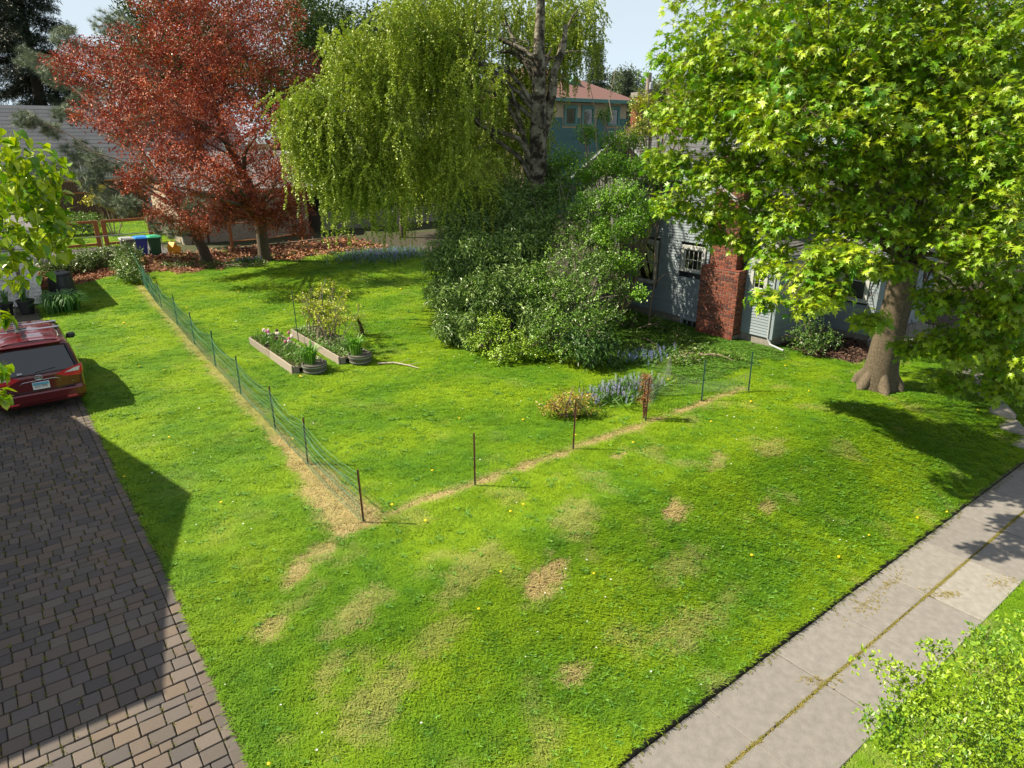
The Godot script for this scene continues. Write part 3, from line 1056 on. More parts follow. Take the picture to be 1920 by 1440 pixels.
func build_walk() -> void:
	var root := Node3D.new()
	root.name = "sidewalk"
	add_child(root)
	root.set_meta("kind", "structure")
	var cuts := [-12.0, -8.5, -5.0, -1.6, 1.7, 4.95, 8.38, 11.72, 15.1, 18.5, 21.9, 25.3, 28.7, 33.0, 40.0]
	var moss := []
	var mcol := []
	for i in cuts.size() - 1:
		for lane in 2:
			var z0 := -2.58 if lane == 0 else -3.455
			var z1 := -3.43 if lane == 0 else -4.27
			var w: float = cuts[i + 1] - cuts[i] - 0.02
			# every slab is scored once across
			for h in 2:
				var b := MB.new()
				b.box(Vector3.ZERO, Vector3(w * 0.5 - 0.006, 0.1, z0 - z1), 0.008)
				var o := part(root, "slab", b, M.walks[rng.randi() % 3 if not (i == 7 and lane == 0 and h == 0) else 3])
				o.position = Vector3(cuts[i] + w * (0.25 + 0.5 * h), WALK - 0.05 + rf(-0.004, 0.004), (z0 + z1) * 0.5)
				o.rotation = Vector3(rf(-0.004, 0.004), rf(-0.002, 0.002), rf(-0.003, 0.003))
	# moss and weeds along the middle joint, some spilling out at the corners
	var x := 4.0
	while x < 24.0:
		var n := mid.get_noise_2d(x * 2.0, 3.0)
		for k in int(4 + 5 * n):
			moss.append(Transform3D(Basis(Vector3.UP, rng.randf() * TAU).scaled(Vector3.ONE * rf(0.6, 1.5)), Vector3(x + rf(0, 0.05), WALK - 0.008, -3.4425 + rng.randfn(0, 0.010 + 0.01 * maxf(0, n)))))
			mcol.append(Color(0.20, 0.21, 0.02).lerp(Color(0.40, 0.33, 0.1), rng.randf()))
		if rng.randf() < 0.25:
			moss.append(Transform3D(Basis().scaled(Vector3.ONE * rf(0.8, 1.8)), Vector3(x, WALK, -4.22 + rf(-0.03, 0.06))))
			mcol.append(Color(0.2, 0.22, 0.03))
		x += 0.03
	for p in [[8.30, -3.58, 0.20, 0.09, 0.6], [8.55, -3.35, 0.15, 0.08, 0.0], [12.0, -3.25, 0.36, 0.09, 0.5], [11.8, -3.5, 0.16, 0.08, 0.0], [10.6, -3.95, 0.6, 0.22, 0.1], [11.5, -4.0, 0.7, 0.12, 0.0], [13.2, -2.8, 0.4, 0.15, 0.2]]:
		for k in int(p[2] * p[3] * (2600 if p[4] > 0.2 else 900)):
			var e := Vector2(rng.randfn(0, 0.5) * p[2], rng.randfn(0, 0.5) * p[3]).rotated(p[4])
			moss.append(Transform3D((Basis(Vector3.UP, rng.randf() * TAU) * Basis(Vector3.RIGHT, rf(-1, 1))).scaled(Vector3.ONE * rf(0.6, 1.3)), Vector3(p[0] + e.x, WALK + 0.004, p[1] + e.y)))
			mcol.append(Color(0.42, 0.34, 0.13).lerp(Color(0.30, 0.27, 0.05), rng.randf()))
	var mb := MB.new()
	for k in 7:
		var a := TAU * k / 7.0
		mb.leaf(Vector3(rf(-0.012, 0.012), 0, rf(-0.012, 0.012)), Vector3(cos(a), 0.8, sin(a)), Vector3.UP, rf(0.014, 0.03), 0.008, Color(1, rf(0.9, 1.1), 1), 0.2)
	many(root, "joint_moss", mb.mesh(), M.grass, moss, mcol)
	# kerb and street on the camera's side
	var k := MB.new()
	k.box(Vector3(15, WALK - 0.09, -0.62), Vector3(70, 0.18, 0.16), 0.02)
	struct("kerb", k, M.concrete)
	var s := MB.new()
	s.quad(Vector3(-200, WALK - 0.15, -0.55), Vector3(300, WALK - 0.15, -0.55), Vector3(300, WALK - 0.15, 9), Vector3(-200, WALK - 0.15, 9), Vector3.UP)
	struct("road", s, M.road)
	# the paved lane at the back of the garden
	var al := MB.new()
	al.quad(Vector3(-6, 0.02, -44.2), Vector3(9.0, 0.02, -44.2), Vector3(9.0, 0.02, -50.2), Vector3(-6, 0.02, -50.2), Vector3.UP)
	struct("path", al, M.asphalt)

func xat(prof: Array, y: float) -> float:
	for i in prof.size() - 1:
		if y <= prof[i + 1].y:
			return lerpf(prof[i].x, prof[i + 1].x, clampf((y - prof[i].y) / (prof[i + 1].y - prof[i].y), 0, 1))
	return prof[-1].x

func rear_z(y: float) -> float:
	if y < 0.62:
		return 0.03
	if y < 0.98:
		return 0.03 - 0.05 * (y - 0.62) / 0.36
	return -0.02 - 0.40 * (y - 0.98) / 0.66

func build_van() -> void:
	var t := thing("minivan", "dark red minivan with roof crossbars, parked on the paved driveway", "car", Vector3(0.40, 0.0, -20.0))
	var prof := [Vector2(0.80, 0.22), Vector2(0.955, 0.30), Vector2(0.985, 0.60), Vector2(0.99, 0.90), Vector2(0.965, 1.02), Vector2(0.90, 1.32), Vector2(0.83, 1.56), Vector2(0.74, 1.69), Vector2(0.55, 1.745), Vector2(0.28, 1.765), Vector2(0.0, 1.77)]
	# stations: how far forward, width, height scale above the belt
	var st := [[0.0, 0.93, 1.0, true], [0.10, 0.975, 1.0, true], [0.5, 1.0, 1.01, true], [1.2, 1.0, 1.02, false], [2.2, 1.0, 1.015, false], [3.0, 1.0, 0.96, false], [3.7, 1.0, 0.52, false], [4.2, 0.985, 0.22, false], [4.8, 0.93, 0.08, false], [5.05, 0.8, -0.05, false]]
	var rings := []
	for s in st:
		var ring := []
		for p in prof:
			var y: float = p.y
			if y > 0.98:
				y = 0.98 + (y - 0.98) * s[2]
			var z: float = -s[0]
			if s[3]:
				z = lerpf(rear_z(p.y), -s[0], s[0] / 0.8) - (s[0] * 0.4 if s[0] < 0.3 else 0.0)
			ring.append(Vector3(p.x * s[1], y, z))
		rings.append(ring)
	var b := MB.new()
	var nn := {}
	# smooth normals: gathered per lattice point
	for i in rings.size():
		for j in prof.size():
			var i0 := maxi(i - 1, 0)
			var i1 := mini(i + 1, rings.size() - 1)
			var j0 := maxi(j - 1, 0)
			var j1 := mini(j + 1, prof.size() - 1)
			var e1: Vector3 = rings[i1][j] - rings[i0][j]
			var e2: Vector3 = rings[i][j1] - rings[i][j0]
			var q := e1.cross(e2).normalized()
			if q.dot(Vector3(rings[i][j].x + 0.01, (rings[i][j].y - 0.9) * 0.9, 0)) < 0:
				q = -q
			nn[Vector2i(i, j)] = q
	for i in rings.size() - 1:
		for j in prof.size() - 1:
			for sx in [1.0, -1.0]:
				var f := Vector3(sx, 1, 1)
				var p: Array = [rings[i][j] * f, rings[i + 1][j] * f, rings[i + 1][j + 1] * f, rings[i][j + 1] * f]
				var q: Array = [nn[Vector2i(i, j)] * f, nn[Vector2i(i + 1, j)] * f, nn[Vector2i(i + 1, j + 1)] * f, nn[Vector2i(i, j + 1)] * f]
				b.strio(p[0], p[1], p[2], q[0], q[1], q[2])
				b.strio(p[0], p[2], p[3], q[0], q[2], q[3])
	# nose
	for j in prof.size() - 1:
		var e: Array = rings[rings.size() - 1]
		b.quad(e[j], e[j + 1], e[j + 1] * Vector3(-1, 1, 1), e[j] * Vector3(-1, 1, 1), Vector3(0, 0, -1))
	b.box(Vector3(0, 0.24, -2.5), Vector3(1.6, 0.1, 4.6), 0.02)
	part(t, "body", b, M.paint)
	# tailgate: bowed across
	var g := MB.new()
	var ys := [0.50, 0.62, 0.70, 0.80, 0.88, 0.95, 1.02, 1.10]
	tail_sheet(g, ys, prof, 0.935, 0.005)
	var gate := part(t, "tailgate", g, M.paint)
	var wg := MB.new()
	tail_sheet(wg, [1.05, 1.12, 1.25, 1.40, 1.53, 1.60], prof, 0.90, 0.012)
	part(gate, "rear_window", wg, M.tinted)
	var top := MB.new()
	tail_sheet(top, [1.58, 1.64, 1.70, 1.765], prof, 0.935, 0.008)
	top.cbox(Transform3D(Basis(Vector3.RIGHT, -0.1), Vector3(0, 1.70, -0.36)), Vector3(1.36, 0.05, 0.26), 0.022)
	part(gate, "spoiler", top, M.paint)
	# black band round the glass, shut lines and badges
	var sl := MB.new()
	var wb := [1.035, 1.615]
	for yy in wb:
		sl.bar(Vector3(-0.80, yy, rear_z(yy) + 0.045), Vector3(0.0, yy, rear_z(yy) + 0.096), 0.03, 0.012)
		sl.bar(Vector3(0.0, yy, rear_z(yy) + 0.096), Vector3(0.80, yy, rear_z(yy) + 0.045), 0.03, 0.012)
	for sx in [-1.0, 1.0]:
		sl.bar(Vector3(0.865 * sx, 1.04, 0.005), Vector3(0.735 * sx, 1.60, -0.335), 0.03, 0.014)
		sl.bar(Vector3(0.90 * sx, 0.87, 0.035), Vector3(0.885 * sx, 0.63, 0.045), 0.012, 0.012)
		sl.bar(Vector3(0.995 * sx, 0.98, -0.42), Vector3(0.995 * sx, 0.42, -0.42), 0.008, 0.012)
	sl.bar(Vector3(-0.88, 0.632, 0.062), Vector3(0.0, 0.632, 0.118), 0.014, 0.014)
	sl.bar(Vector3(0.0, 0.632, 0.118), Vector3(0.88, 0.632, 0.062), 0.014, 0.014)
	part(gate, "shut_lines", sl, M.plastic_black)
	for k in [[-0.62, 0.70, "S E N N A", 0.0042], [0.70, 0.735, "SE", 0.0045]]:
		var bt := TextMesh.new()
		bt.text = k[2].replace(" ", "")
		bt.font_size = 12
		bt.pixel_size = k[3]
		bt.depth = 0.006
		var bo := put(gate, "badge", bt, M.chrome)
		bo.position = Vector3(k[0], k[1], 0.085)
	var stk := MB.new()
	stk.cbox(Transform3D(Basis(Vector3.RIGHT, -0.55), Vector3(-0.36, 1.10, 0.035)), Vector3(0.11, 0.05, 0.003), 0.0)
	part(gate, "sticker", stk, M.trim)
	var wip := MB.new()
	wip.bar(Vector3(-0.05, 1.07, 0.01), Vector3(0.40, 1.12, -0.03), 0.025, 0.02, 0.005)
	part(gate, "wiper", wip, M.plastic_black)
	var garn := MB.new()
	garn.tube([Vector3(-0.42, 0.82, 0.075), Vector3(-0.34, 0.875, 0.09), Vector3(0, 0.895, 0.105), Vector3(0.34, 0.89, 0.09), Vector3(0.42, 0.86, 0.075), Vector3(0.44, 0.78, 0.07)], [0.007, 0.008, 0.008, 0.008, 0.007, 0.005], 6)
	part(gate, "garnish", garn, M.chrome)
	var em := MB.new()
	for el in [[0.082, 0.056, 0.0, 0.012], [0.032, 0.05, 0.0, 0.009], [0.06, 0.022, 0.022, 0.009]]:
		var loop := []
		for k in 17:
			var a := TAU * k / 16.0
			loop.append(Vector3(cos(a) * el[0], 0.965 + el[2] + sin(a) * el[1], 0.10))
		em.tube(loop, taper(17, el[3], el[3]), 5, Color.WHITE, false)
	part(gate, "emblem", em, M.chrome)
	var pl := MB.new()
	pl.cbox(Transform3D(Basis(Vector3.RIGHT, -0.05), Vector3(0.02, 0.755, 0.105)), Vector3(0.36, 0.185, 0.012), 0.004)
	var plate := part(t, "license_plate", pl, M.plate)
	var sk := MB.new()
	sk.cbox(Transform3D(Basis(Vector3.RIGHT, -0.05), Vector3(0.02, 0.805, 0.1105)), Vector3(0.33, 0.06, 0.006), 0.0)
	part(plate, "blue_band", sk, M.plate_blue)
	var tm := TextMesh.new()
	tm.text = "222 095"
	tm.font_size = 12
	tm.pixel_size = 0.0062
	tm.depth = 0.004
	var txt := put(plate, "plate_lettering", tm, M.plate_text)
	txt.position = Vector3(0.02, 0.745, 0.116)
	for sx in [-1.0, 1.0]:
		var l := MB.new()
		var poly := PackedVector2Array()
		for p in [Vector2(0.36, 0.965), Vector2(0.58, 0.875), Vector2(0.90, 0.85), Vector2(0.935, 1.12), Vector2(0.80, 1.09), Vector2(0.55, 1.02)]:
			poly.append(Vector2(p.x * sx, p.y))
		l.prism(Transform3D(Basis(), Vector3(0, 0, 0.022)), poly, 0.06)
		l.cbox(Transform3D(Basis(Vector3.UP, -0.12 * sx), Vector3(0.952 * sx, 0.985, -0.13)), Vector3(0.06, 0.2, 0.30), 0.025)
		var lamp := part(t, "tail_light", l, M.lamp_red)
		var w := MB.new()
		var poly2 := PackedVector2Array()
		for p in [Vector2(0.56, 0.965), Vector2(0.88, 0.975), Vector2(0.915, 1.08), Vector2(0.78, 1.055)]:
			poly2.append(Vector2(p.x * sx, p.y))
		w.prism(Transform3D(Basis(), Vector3(0, 0, 0.048)), poly2, 0.02)
		part(lamp, "clear_lens", w, M.lamp_clear)
		var r := MB.new()
		r.box(Vector3(0.62 * sx, 0.36, 0.142), Vector3(0.22, 0.035, 0.02), 0.006)
		part(t, "reflector", r, M.lamp_red)
		# side glass
		var sg := MB.new()
		var wy := [1.04, 1.2, 1.36, 1.52]
		var wz := [[-0.42, -0.60, -0.72, -0.86], [-1.7, -1.7, -1.7, -1.7], [-1.76, -1.76, -1.76, -1.76], [-2.75, -2.75, -2.72, -2.68], [-2.82, -2.82, -2.79, -2.75], [-3.85, -3.6, -3.35, -3.1]]
		for k in [0, 2, 4]:
			for j in 3:
				var q := []
				for c in [[k, j], [k + 1, j], [k + 1, j + 1], [k, j + 1]]:
					q.append(Vector3((xat(prof, wy[c[1]]) + 0.008) * sx, wy[c[1]], wz[c[0]][c[1]]))
				sg.quad(q[0], q[1], q[2], q[3], Vector3(sx, 0.2, 0))
		part(t, "side_windows", sg, M.tinted)
		var rail := MB.new()
		rail.tube([Vector3(0.66 * sx, 1.735, -0.75), Vector3(0.66 * sx, 1.80, -0.86), Vector3(0.66 * sx, 1.83, -1.7), Vector3(0.66 * sx, 1.80, -2.5), Vector3(0.66 * sx, 1.735, -2.62)], [0.02, 0.022, 0.022, 0.022, 0.02], 6)
		part(t, "roof_rail", rail, M.plastic_black)
		var mir := MB.new()
		mir.cbox(Transform3D(Basis(Vector3.UP, 0.15 * sx), Vector3(1.09 * sx, 1.10, -3.35)), Vector3(0.23, 0.17, 0.12), 0.045)
		mir.bar(Vector3(0.94 * sx, 1.03, -3.38), Vector3(1.02 * sx, 1.06, -3.36), 0.06, 0.05, 0.01)
		part(t, "wing_mirror", mir, M.plastic_black)
		for wz2 in [-0.95, -3.95]:
			var ty := MB.new()
			ty.lathe(Vector3.ZERO, [Vector2(0.2, -0.10), Vector2(0.31, -0.11), Vector2(0.34, -0.08), Vector2(0.34, 0.08), Vector2(0.31, 0.11), Vector2(0.2, 0.10)], 20)
			var wheel := part(t, "wheel", ty, M.rubber)
			wheel.transform = Transform3D(Basis(Vector3.BACK, PI / 2), Vector3(0.88 * sx, 0.34, wz2))
			var rim := MB.new()
			rim.lathe(Vector3.ZERO, [Vector2(0.0, -0.085), Vector2(0.06, -0.09), Vector2(0.2, -0.07), Vector2(0.22, -0.1), Vector2(0.22, 0.1), Vector2(0.2, 0.07), Vector2(0.06, 0.09), Vector2(0.0, 0.085)], 16)
			part(wheel, "rim", rim, M.chrome)
	var bm := MB.new()
	bm.box(Vector3(0, 0.46, 0.03), Vector3(1.90, 0.32, 0.22), 0.07)
	bm.box(Vector3(0, 0.33, 0.0), Vector3(1.80, 0.16, 0.2), 0.05)
	var bump := part(t, "bumper", bm, M.paint)
	var pad := MB.new()
	pad.box(Vector3(0, 0.622, 0.06), Vector3(1.5, 0.012, 0.12), 0.004)
	part(bump, "step_pad", pad, M.plastic_black)
	for zc in [-1.15, -1.85]:
		var cb := MB.new()
		cb.cbox(Transform3D(Basis(), Vector3(0, 1.90, zc)), Vector3(1.5, 0.032, 0.075), 0.014)
		part(t, "crossbar", cb, M.chrome)
		for sx in [-1.0, 1.0]:
			var ft := MB.new()
			ft.box(Vector3(0.66 * sx, 1.862, zc), Vector3(0.07, 0.05, 0.11), 0.015)
			part(t, "crossbar_foot", ft, M.plastic_black)
	var rk := thing("bike_rack", "black bicycle carrier with an upright arm on the minivan roof bars", "bike rack", Vector3(0.40, 0.0, -20.0))
	var tr := MB.new()
	tr.box(Vector3(-0.18, 1.94, -1.5), Vector3(0.09, 0.04, 1.45), 0.012)
	part(rk, "wheel_tray", tr, M.plastic_black)
	var arm := MB.new()
	arm.tube([Vector3(-0.16, 1.95, -1.15), Vector3(-0.14, 2.12, -1.18), Vector3(-0.12, 2.36, -1.22), Vector3(-0.10, 2.46, -1.26)], [0.03, 0.024, 0.022, 0.034], 8)
	part(rk, "arm", arm, M.plastic_black)
	var cl := MB.new()
	cl.box(Vector3(-0.10, 2.48, -1.27), Vector3(0.05, 0.13, 0.07), 0.015)
	part(rk, "clamp", cl, M.plastic_black)
	var hp := MB.new()
	hp.box(Vector3(-0.18, 1.955, -1.15), Vector3(0.42, 0.03, 0.1), 0.01)
	hp.box(Vector3(-0.18, 1.955, -1.85), Vector3(0.3, 0.03, 0.1), 0.01)
	part(rk, "mounting_feet", hp, M.plastic_black)

func tail_sheet(g: MB, ys: Array, prof: Array, wide: float, proud: float) -> void:
	var cols := 8
	for i in ys.size() - 1:
		for k in cols:
			var q := []
			for c in [[i, k], [i, k + 1], [i + 1, k + 1], [i + 1, k]]:
				var y: float = ys[c[0]]
				var u: float = -1.0 + 2.0 * c[1] / cols
				var z: float = rear_z(y) + 0.075 * (1.0 - u * u) + proud
				q.append([Vector3(u * xat(prof, y) * wide, y, z), Vector3(u * 0.25, 0.55 if y > 1.0 else 0.05, 1).normalized()])
			g.strio(q[0][0], q[1][0], q[2][0], q[0][1], q[1][1], q[2][1])
			g.strio(q[0][0], q[2][0], q[3][0], q[0][1], q[2][1], q[3][1])

# ---- wire fences
func build_fence() -> void:
	var root := thing("wire_fence", "sagging green wire fence on thin metal posts across the lawn", "fence")
	var path := [[6.32, -42.37], [5.95, -38.6], [5.58, -35.0], [5.40, -32.6], [5.24, -30.3], [5.14, -27.2], [4.96, -24.05], [4.87, -21.25], [4.73, -18.3], [4.65, -15.4], [4.54, -13.1], [4.46, -10.26]]
	var green := [1, 1, 1, 0, 0, 1, 1, 1, 1, 0, 0, 0]
	var tops := []
	for i in path.size():
		var x: float = path[i][0]
		var z: float = path[i][1]
		var y := land(x, z)
		var lean := Vector3(rf(-0.05, 0.03), 1.17 + rf(-0.05, 0.03), rf(-0.03, 0.03))
		t_post(root, Vector3(x, y - 0.05, z), lean, i == 1000 or green[i] == 1)
		tops.append(Vector3(x, y, z))
	var net := MB.new()
	for i in path.size() - 1:
		var a: Vector3 = tops[i]
		var b: Vector3 = tops[i + 1]
		var n := 14
		var sag := rf(0.10, 0.18)
		for r in 11:
			var h := 0.04 + 0.098 * r
			var pts := []
			for k in n + 1:
				var t := float(k) / n
				var s := sin(t * PI)
				var p := a.lerp(b, t)
				p.y = land(p.x, p.z) + h * (1.0 - sag * s * (h / 1.0)) + rf(-0.008, 0.008)
				p.x += -0.05 + 0.05 * s * sin(r * 1.7 + i) + rf(-0.006, 0.006)
				pts.append(p)
			net.tube(pts, taper(n + 1, 0.0042, 0.0042), 3, Color.WHITE, false)
		var m := int(a.distance_to(b) / 0.075)
		for k in m:
			var t := (k + 0.5) / m
			var s := sin(t * PI)
			var p := a.lerp(b, t)
			var y0 := land(p.x, p.z)
			var hh := 1.02 * (1.0 - sag * s)
			net.tube([Vector3(p.x - 0.05, y0 + 0.03, p.z), Vector3(p.x - 0.05 + 0.03 * s * sin(i * 2.0), y0 + hh * 0.5, p.z + 0.01), Vector3(p.x - 0.05, y0 + hh, p.z)], [0.0032, 0.0032, 0.0032], 3, Color.WHITE, false)
	var o := part(root, "netting", net, M.wire)
	o.set_meta("kind", "stuff")
	# the front run: bare posts, its netting down in the grass but for the last bay
	var front := thing("front_fence", "row of bare rusty metal posts along the front of the lawn", "fence")
	var posts := [[6.83, -10.12, 0], [9.56, -10.21, 0], [12.05, -10.3, 0], [14.26, -10.33, 1], [15.84, -9.98, 1]]
	for k in posts:
		var y := land(k[0], k[1])
		t_post(front, Vector3(k[0], y - 0.05, k[1]), Vector3(rf(-0.02, 0.05), 1.2, rf(-0.03, 0.02)), k[2] == 1)
	var net2 := MB.new()
	for seg in [[Vector3(12.3, 0.0, -10.6), Vector3(15.2, 0, -12.2), 0.75], [Vector3(13.6, 0.0, -11.3), Vector3(15.84, 0, -9.98), 0.6]]:
		for r in 9:
			var pts := []
			for k in 13:
				var t := k / 12.0
				var p: Vector3 = seg[0].lerp(seg[1], t)
				p.y = land(p.x, p.z) + 0.05 + seg[2] * r / 8.0 * (0.75 + 0.25 * cos(t * 5.0))
				p.z += 0.06 * sin(t * 7.0 + r * 0.4)
				pts.append(p)
			net2.tube(pts, taper(13, 0.0028, 0.0028), 3, Color.WHITE, false)
		for k in 26:
			var p: Vector3 = seg[0].lerp(seg[1], (k + 0.5) / 26.0)
			var y := land(p.x, p.z)
			net2.tube([Vector3(p.x, y + 0.04, p.z), Vector3(p.x, y + seg[2] * 0.85, p.z + 0.03)], [0.0022, 0.0022], 3, Color.WHITE, false)
	var o2 := part(front, "loose_netting", net2, M.wire_grey)
	o2.set_meta("kind", "stuff")

# a studded steel T post
func t_post(parent: Node, at: Vector3, lean: Vector3, green: bool) -> void:
	var o := Node3D.new()
	o.name = "post"
	parent.add_child(o, true)
	o.position = at
	var b := MB.new()
	b.bar(Vector3.ZERO, lean, 0.038, 0.006)
	b.bar(Vector3(0, 0, 0.015), lean + Vector3(0, 0, 0.015), 0.006, 0.03)
	for k in 9:
		var p := lean * (0.12 + 0.1 * k)
		b.box(p + Vector3(0, 0, -0.008), Vector3(0.012, 0.016, 0.012), 0.0)
	part(o, "shaft", b, M.post_green if green else M.rusty)
	var f := MB.new()
	f.bar(lean * 0.02, lean * 0.16, 0.041, 0.009)
	part(o, "foot", f, M.post_green)

func blade_clump(parent: Node, called: String, at: Vector3, n: int, h: float, spread: float, w: float, a: Color, c: Color, arch := 0.5) -> void:
	var b := MB.new()
	for k in n:
		var ang := rng.randf() * TAU
		var d := Vector3(cos(ang), 0, sin(ang))
		var p := at + d * rf(0, spread * 0.45)
		var hh := h * rf(0.65, 1.1)
		var e := spread * rf(0.3, 1.0)
		var col := a.lerp(c, rng.randf())
		var side := d.cross(Vector3.UP) * w * 0.5
		var last := p
		var lw := 0.6
		for i in 4:
			var t := (i + 1) / 4.0
			var q := p + d * e * t * t + Vector3(0, hh * (sin(t * PI * (0.5 + 0.35 * arch))), 0)
			var nw := 1.0 if i < 2 else (0.7 if i == 2 else 0.05)
			b.tri(last - side * lw, last + side * lw, q + side * nw, col)
			b.tri(last - side * lw, q + side * nw, q - side * nw, col)
			last = q
			lw = nw
	part(parent, called, b, M.leaf)

func build_beds() -> void:
	for k in 2:
		var x0: float = 6.45 if k == 0 else 7.92
		var w: float = 0.95
		var z0 := -22.9 if k == 0 else -23.0
		var z1 := -19.0
		var t := thing("raised_bed", "weathered plank bed with tulips and iris, the one nearer the wire fence" if k == 0 else "weathered plank bed with tall bare canes growing on green stakes", "raised bed", Vector3(x0, 0, z1), 0.0, "raised planting beds on the lawn")
		var l := z1 - z0
		for s in 2:
			var xx := 0.0 if s == 0 else w
			for h in 2:
				var b := MB.new()
				b.cbox(Transform3D(Basis(Vector3.UP, rf(-0.01, 0.01)) * Basis(Vector3.BACK, rf(-0.04, 0.04)), Vector3(xx, 0.135 + rf(-0.01, 0.01), -l * (0.25 + 0.5 * h))), Vector3(0.045, 0.27, l * 0.5 - 0.012), 0.006)
				part(t, "plank", b, M.old_wood[h])
		var e := MB.new()
		e.box(Vector3(w * 0.5, 0.13, -l), Vector3(w - 0.05, 0.26, 0.045), 0.006)
		part(t, "plank", e, M.old_wood[1])
		var e2 := MB.new()
		e2.box(Vector3(0.11, 0.12, 0.0), Vector3(0.17, 0.24, 0.05), 0.006)
		part(t, "plank", e2, M.old_wood[1])
		var soil := MB.new()
		for i in 12:
			for j in 4:
				var p := []
				for c in [[0, 0], [1, 0], [1, 1], [0, 1]]:
					var u: float = (j + c[0]) / 4.0
					var v: float = (i + c[1]) / 12.0
					p.append(Vector3(0.03 + u * (w - 0.06), 0.17 + 0.03 * mid.get_noise_2d(u * 9 + k * 5, v * 20), -v * l))
				soil.quad(p[0], p[1], p[2], p[3], Vector3.UP, Color(0.09, 0.07, 0.035))
		part(t, "soil", soil, M.soil)
		# a half barrel closes the near end
		var hb := thing("half_barrel", "grey half barrel full of iris leaves at the end of the tulip bed" if k == 0 else "grey half barrel at the near end of the cane bed", "planter", Vector3(x0 + 0.60, 0, z1 + 0.18), 0.0, "half barrel planters")
		var brl := MB.new()
		brl.lathe(Vector3.ZERO, [Vector2(0.0, 0.02), Vector2(0.31, 0.02), Vector2(0.37, 0.30), Vector2(0.335, 0.30), Vector2(0.31, 0.25), Vector2(0.0, 0.26)], 22)
		part(hb, "barrel", brl, M.barrel)
		for hy in [0.09, 0.24]:
			var hoop := MB.new()
			var rr: float = 0.31 + 0.06 * hy / 0.3 + 0.004
			hoop.lathe(Vector3.ZERO, [Vector2(rr - 0.01, hy - 0.018), Vector2(rr + 0.004, hy - 0.018), Vector2(rr + 0.008, hy + 0.018), Vector2(rr - 0.01, hy + 0.018)], 22)
			part(hb, "hoop", hoop, M.wire_grey)
		var iris := thing("iris_clump", "upright sword leaved iris growing in the half barrel of the tulip bed" if k == 0 else "sword leaved iris growing in the half barrel below the canes", "plant", Vector3(x0 + 0.55, 0.22, z1 + 0.05), 0.0, "iris clumps in barrels")
		blade_clump(iris, "leaves", Vector3.ZERO, 90, 0.62, 0.42, 0.03, Color(0.06, 0.20, 0.02), Color(0.15, 0.34, 0.03), 0.25)
		blade_clump(iris, "leaves", Vector3(0.0, -0.05, -0.35), 50, 0.45, 0.36, 0.028, Color(0.07, 0.2, 0.03), Color(0.14, 0.3, 0.04), 0.3)
		var low := MB.new()
		var pts := []
		var cols := []
		for i in 420:
			var p := Vector3(0.06 + rng.randf() * (w - 0.12), 0.2 + rf(0, 0.12), -rng.randf() * l)
			pts.append(Transform3D(Basis(Vector3.UP, rng.randf() * TAU).scaled(Vector3.ONE * rf(0.6, 1.2)), p))
			cols.append(Color(0.08, 0.19, 0.03).lerp(Color(0.17, 0.30, 0.05), rng.randf()))
		many(t, "low_greens", spray(7, 0.12, 0.035, 0.08, -0.3, false, 60 + k), M.leaf, pts, cols)
	# tulips
	var spots := []
	for i in 17:
		spots.append(Vector3(6.6 + 0.55 * rng.randf() + 0.1 * i / 17.0, 0.2, -22.5 + 2.3 * i / 17.0 + rf(-0.15, 0.15)))
	var shades := [[Color(0.72, 0.62, 0.60), "white"], [Color(0.55, 0.16, 0.30), "pink"], [Color(0.09, 0.015, 0.05), "dark purple"]]
	for i in spots.size():
		var kind: int = [0, 0, 1, 0, 2, 0, 1][i % 7]
		var place: String = ["farthest", "second", "third", "fourth", "fifth", "sixth", "seventh", "eighth", "ninth", "tenth", "eleventh", "twelfth", "thirteenth", "fourteenth", "fifteenth", "sixteenth", "nearest"][i]
		var t := thing("tulip", "%s tulip, %s along the raised bed counting from its far end" % [shades[kind][1], place], "flower", spots[i], rng.randf() * TAU, "%s tulips in the raised bed" % shades[kind][1])
		var h := rf(0.30, 0.42)
		var s := MB.new()
		s.tube([Vector3.ZERO, Vector3(0.01, h * 0.5, 0), Vector3(0.02, h, 0)], [0.006, 0.005, 0.005], 4, Color(0.12, 0.28, 0.06))
		s.leaf(Vector3.ZERO, Vector3(0.5, 1, 0.1), Vector3.BACK, 0.26, 0.05, Color(0.10, 0.24, 0.06), 0.2, true)
		s.leaf(Vector3.ZERO, Vector3(-0.5, 1, 0.2), Vector3.RIGHT, 0.22, 0.05, Color(0.10, 0.24, 0.06), 0.2, true)
		part(t, "stem", s, M.leaf)
		var f := MB.new()
		f.lathe(Vector3(0.02, h, 0), [Vector2(0.008, 0), Vector2(0.038, 0.025), Vector2(0.045, 0.06), Vector2(0.032, 0.10), Vector2(0.012, 0.085)], 8, shades[kind][0])
		part(t, "bloom", f, M.petal)
	# canes in the second bed
	var can := thing("cane_bush", "sparse yellow green cane shrub with bare crossing stems in the raised bed", "shrub", Vector3(8.2, 0.1, -21.4))
	var cb := MB.new()
	var lx := []
	var lc := []
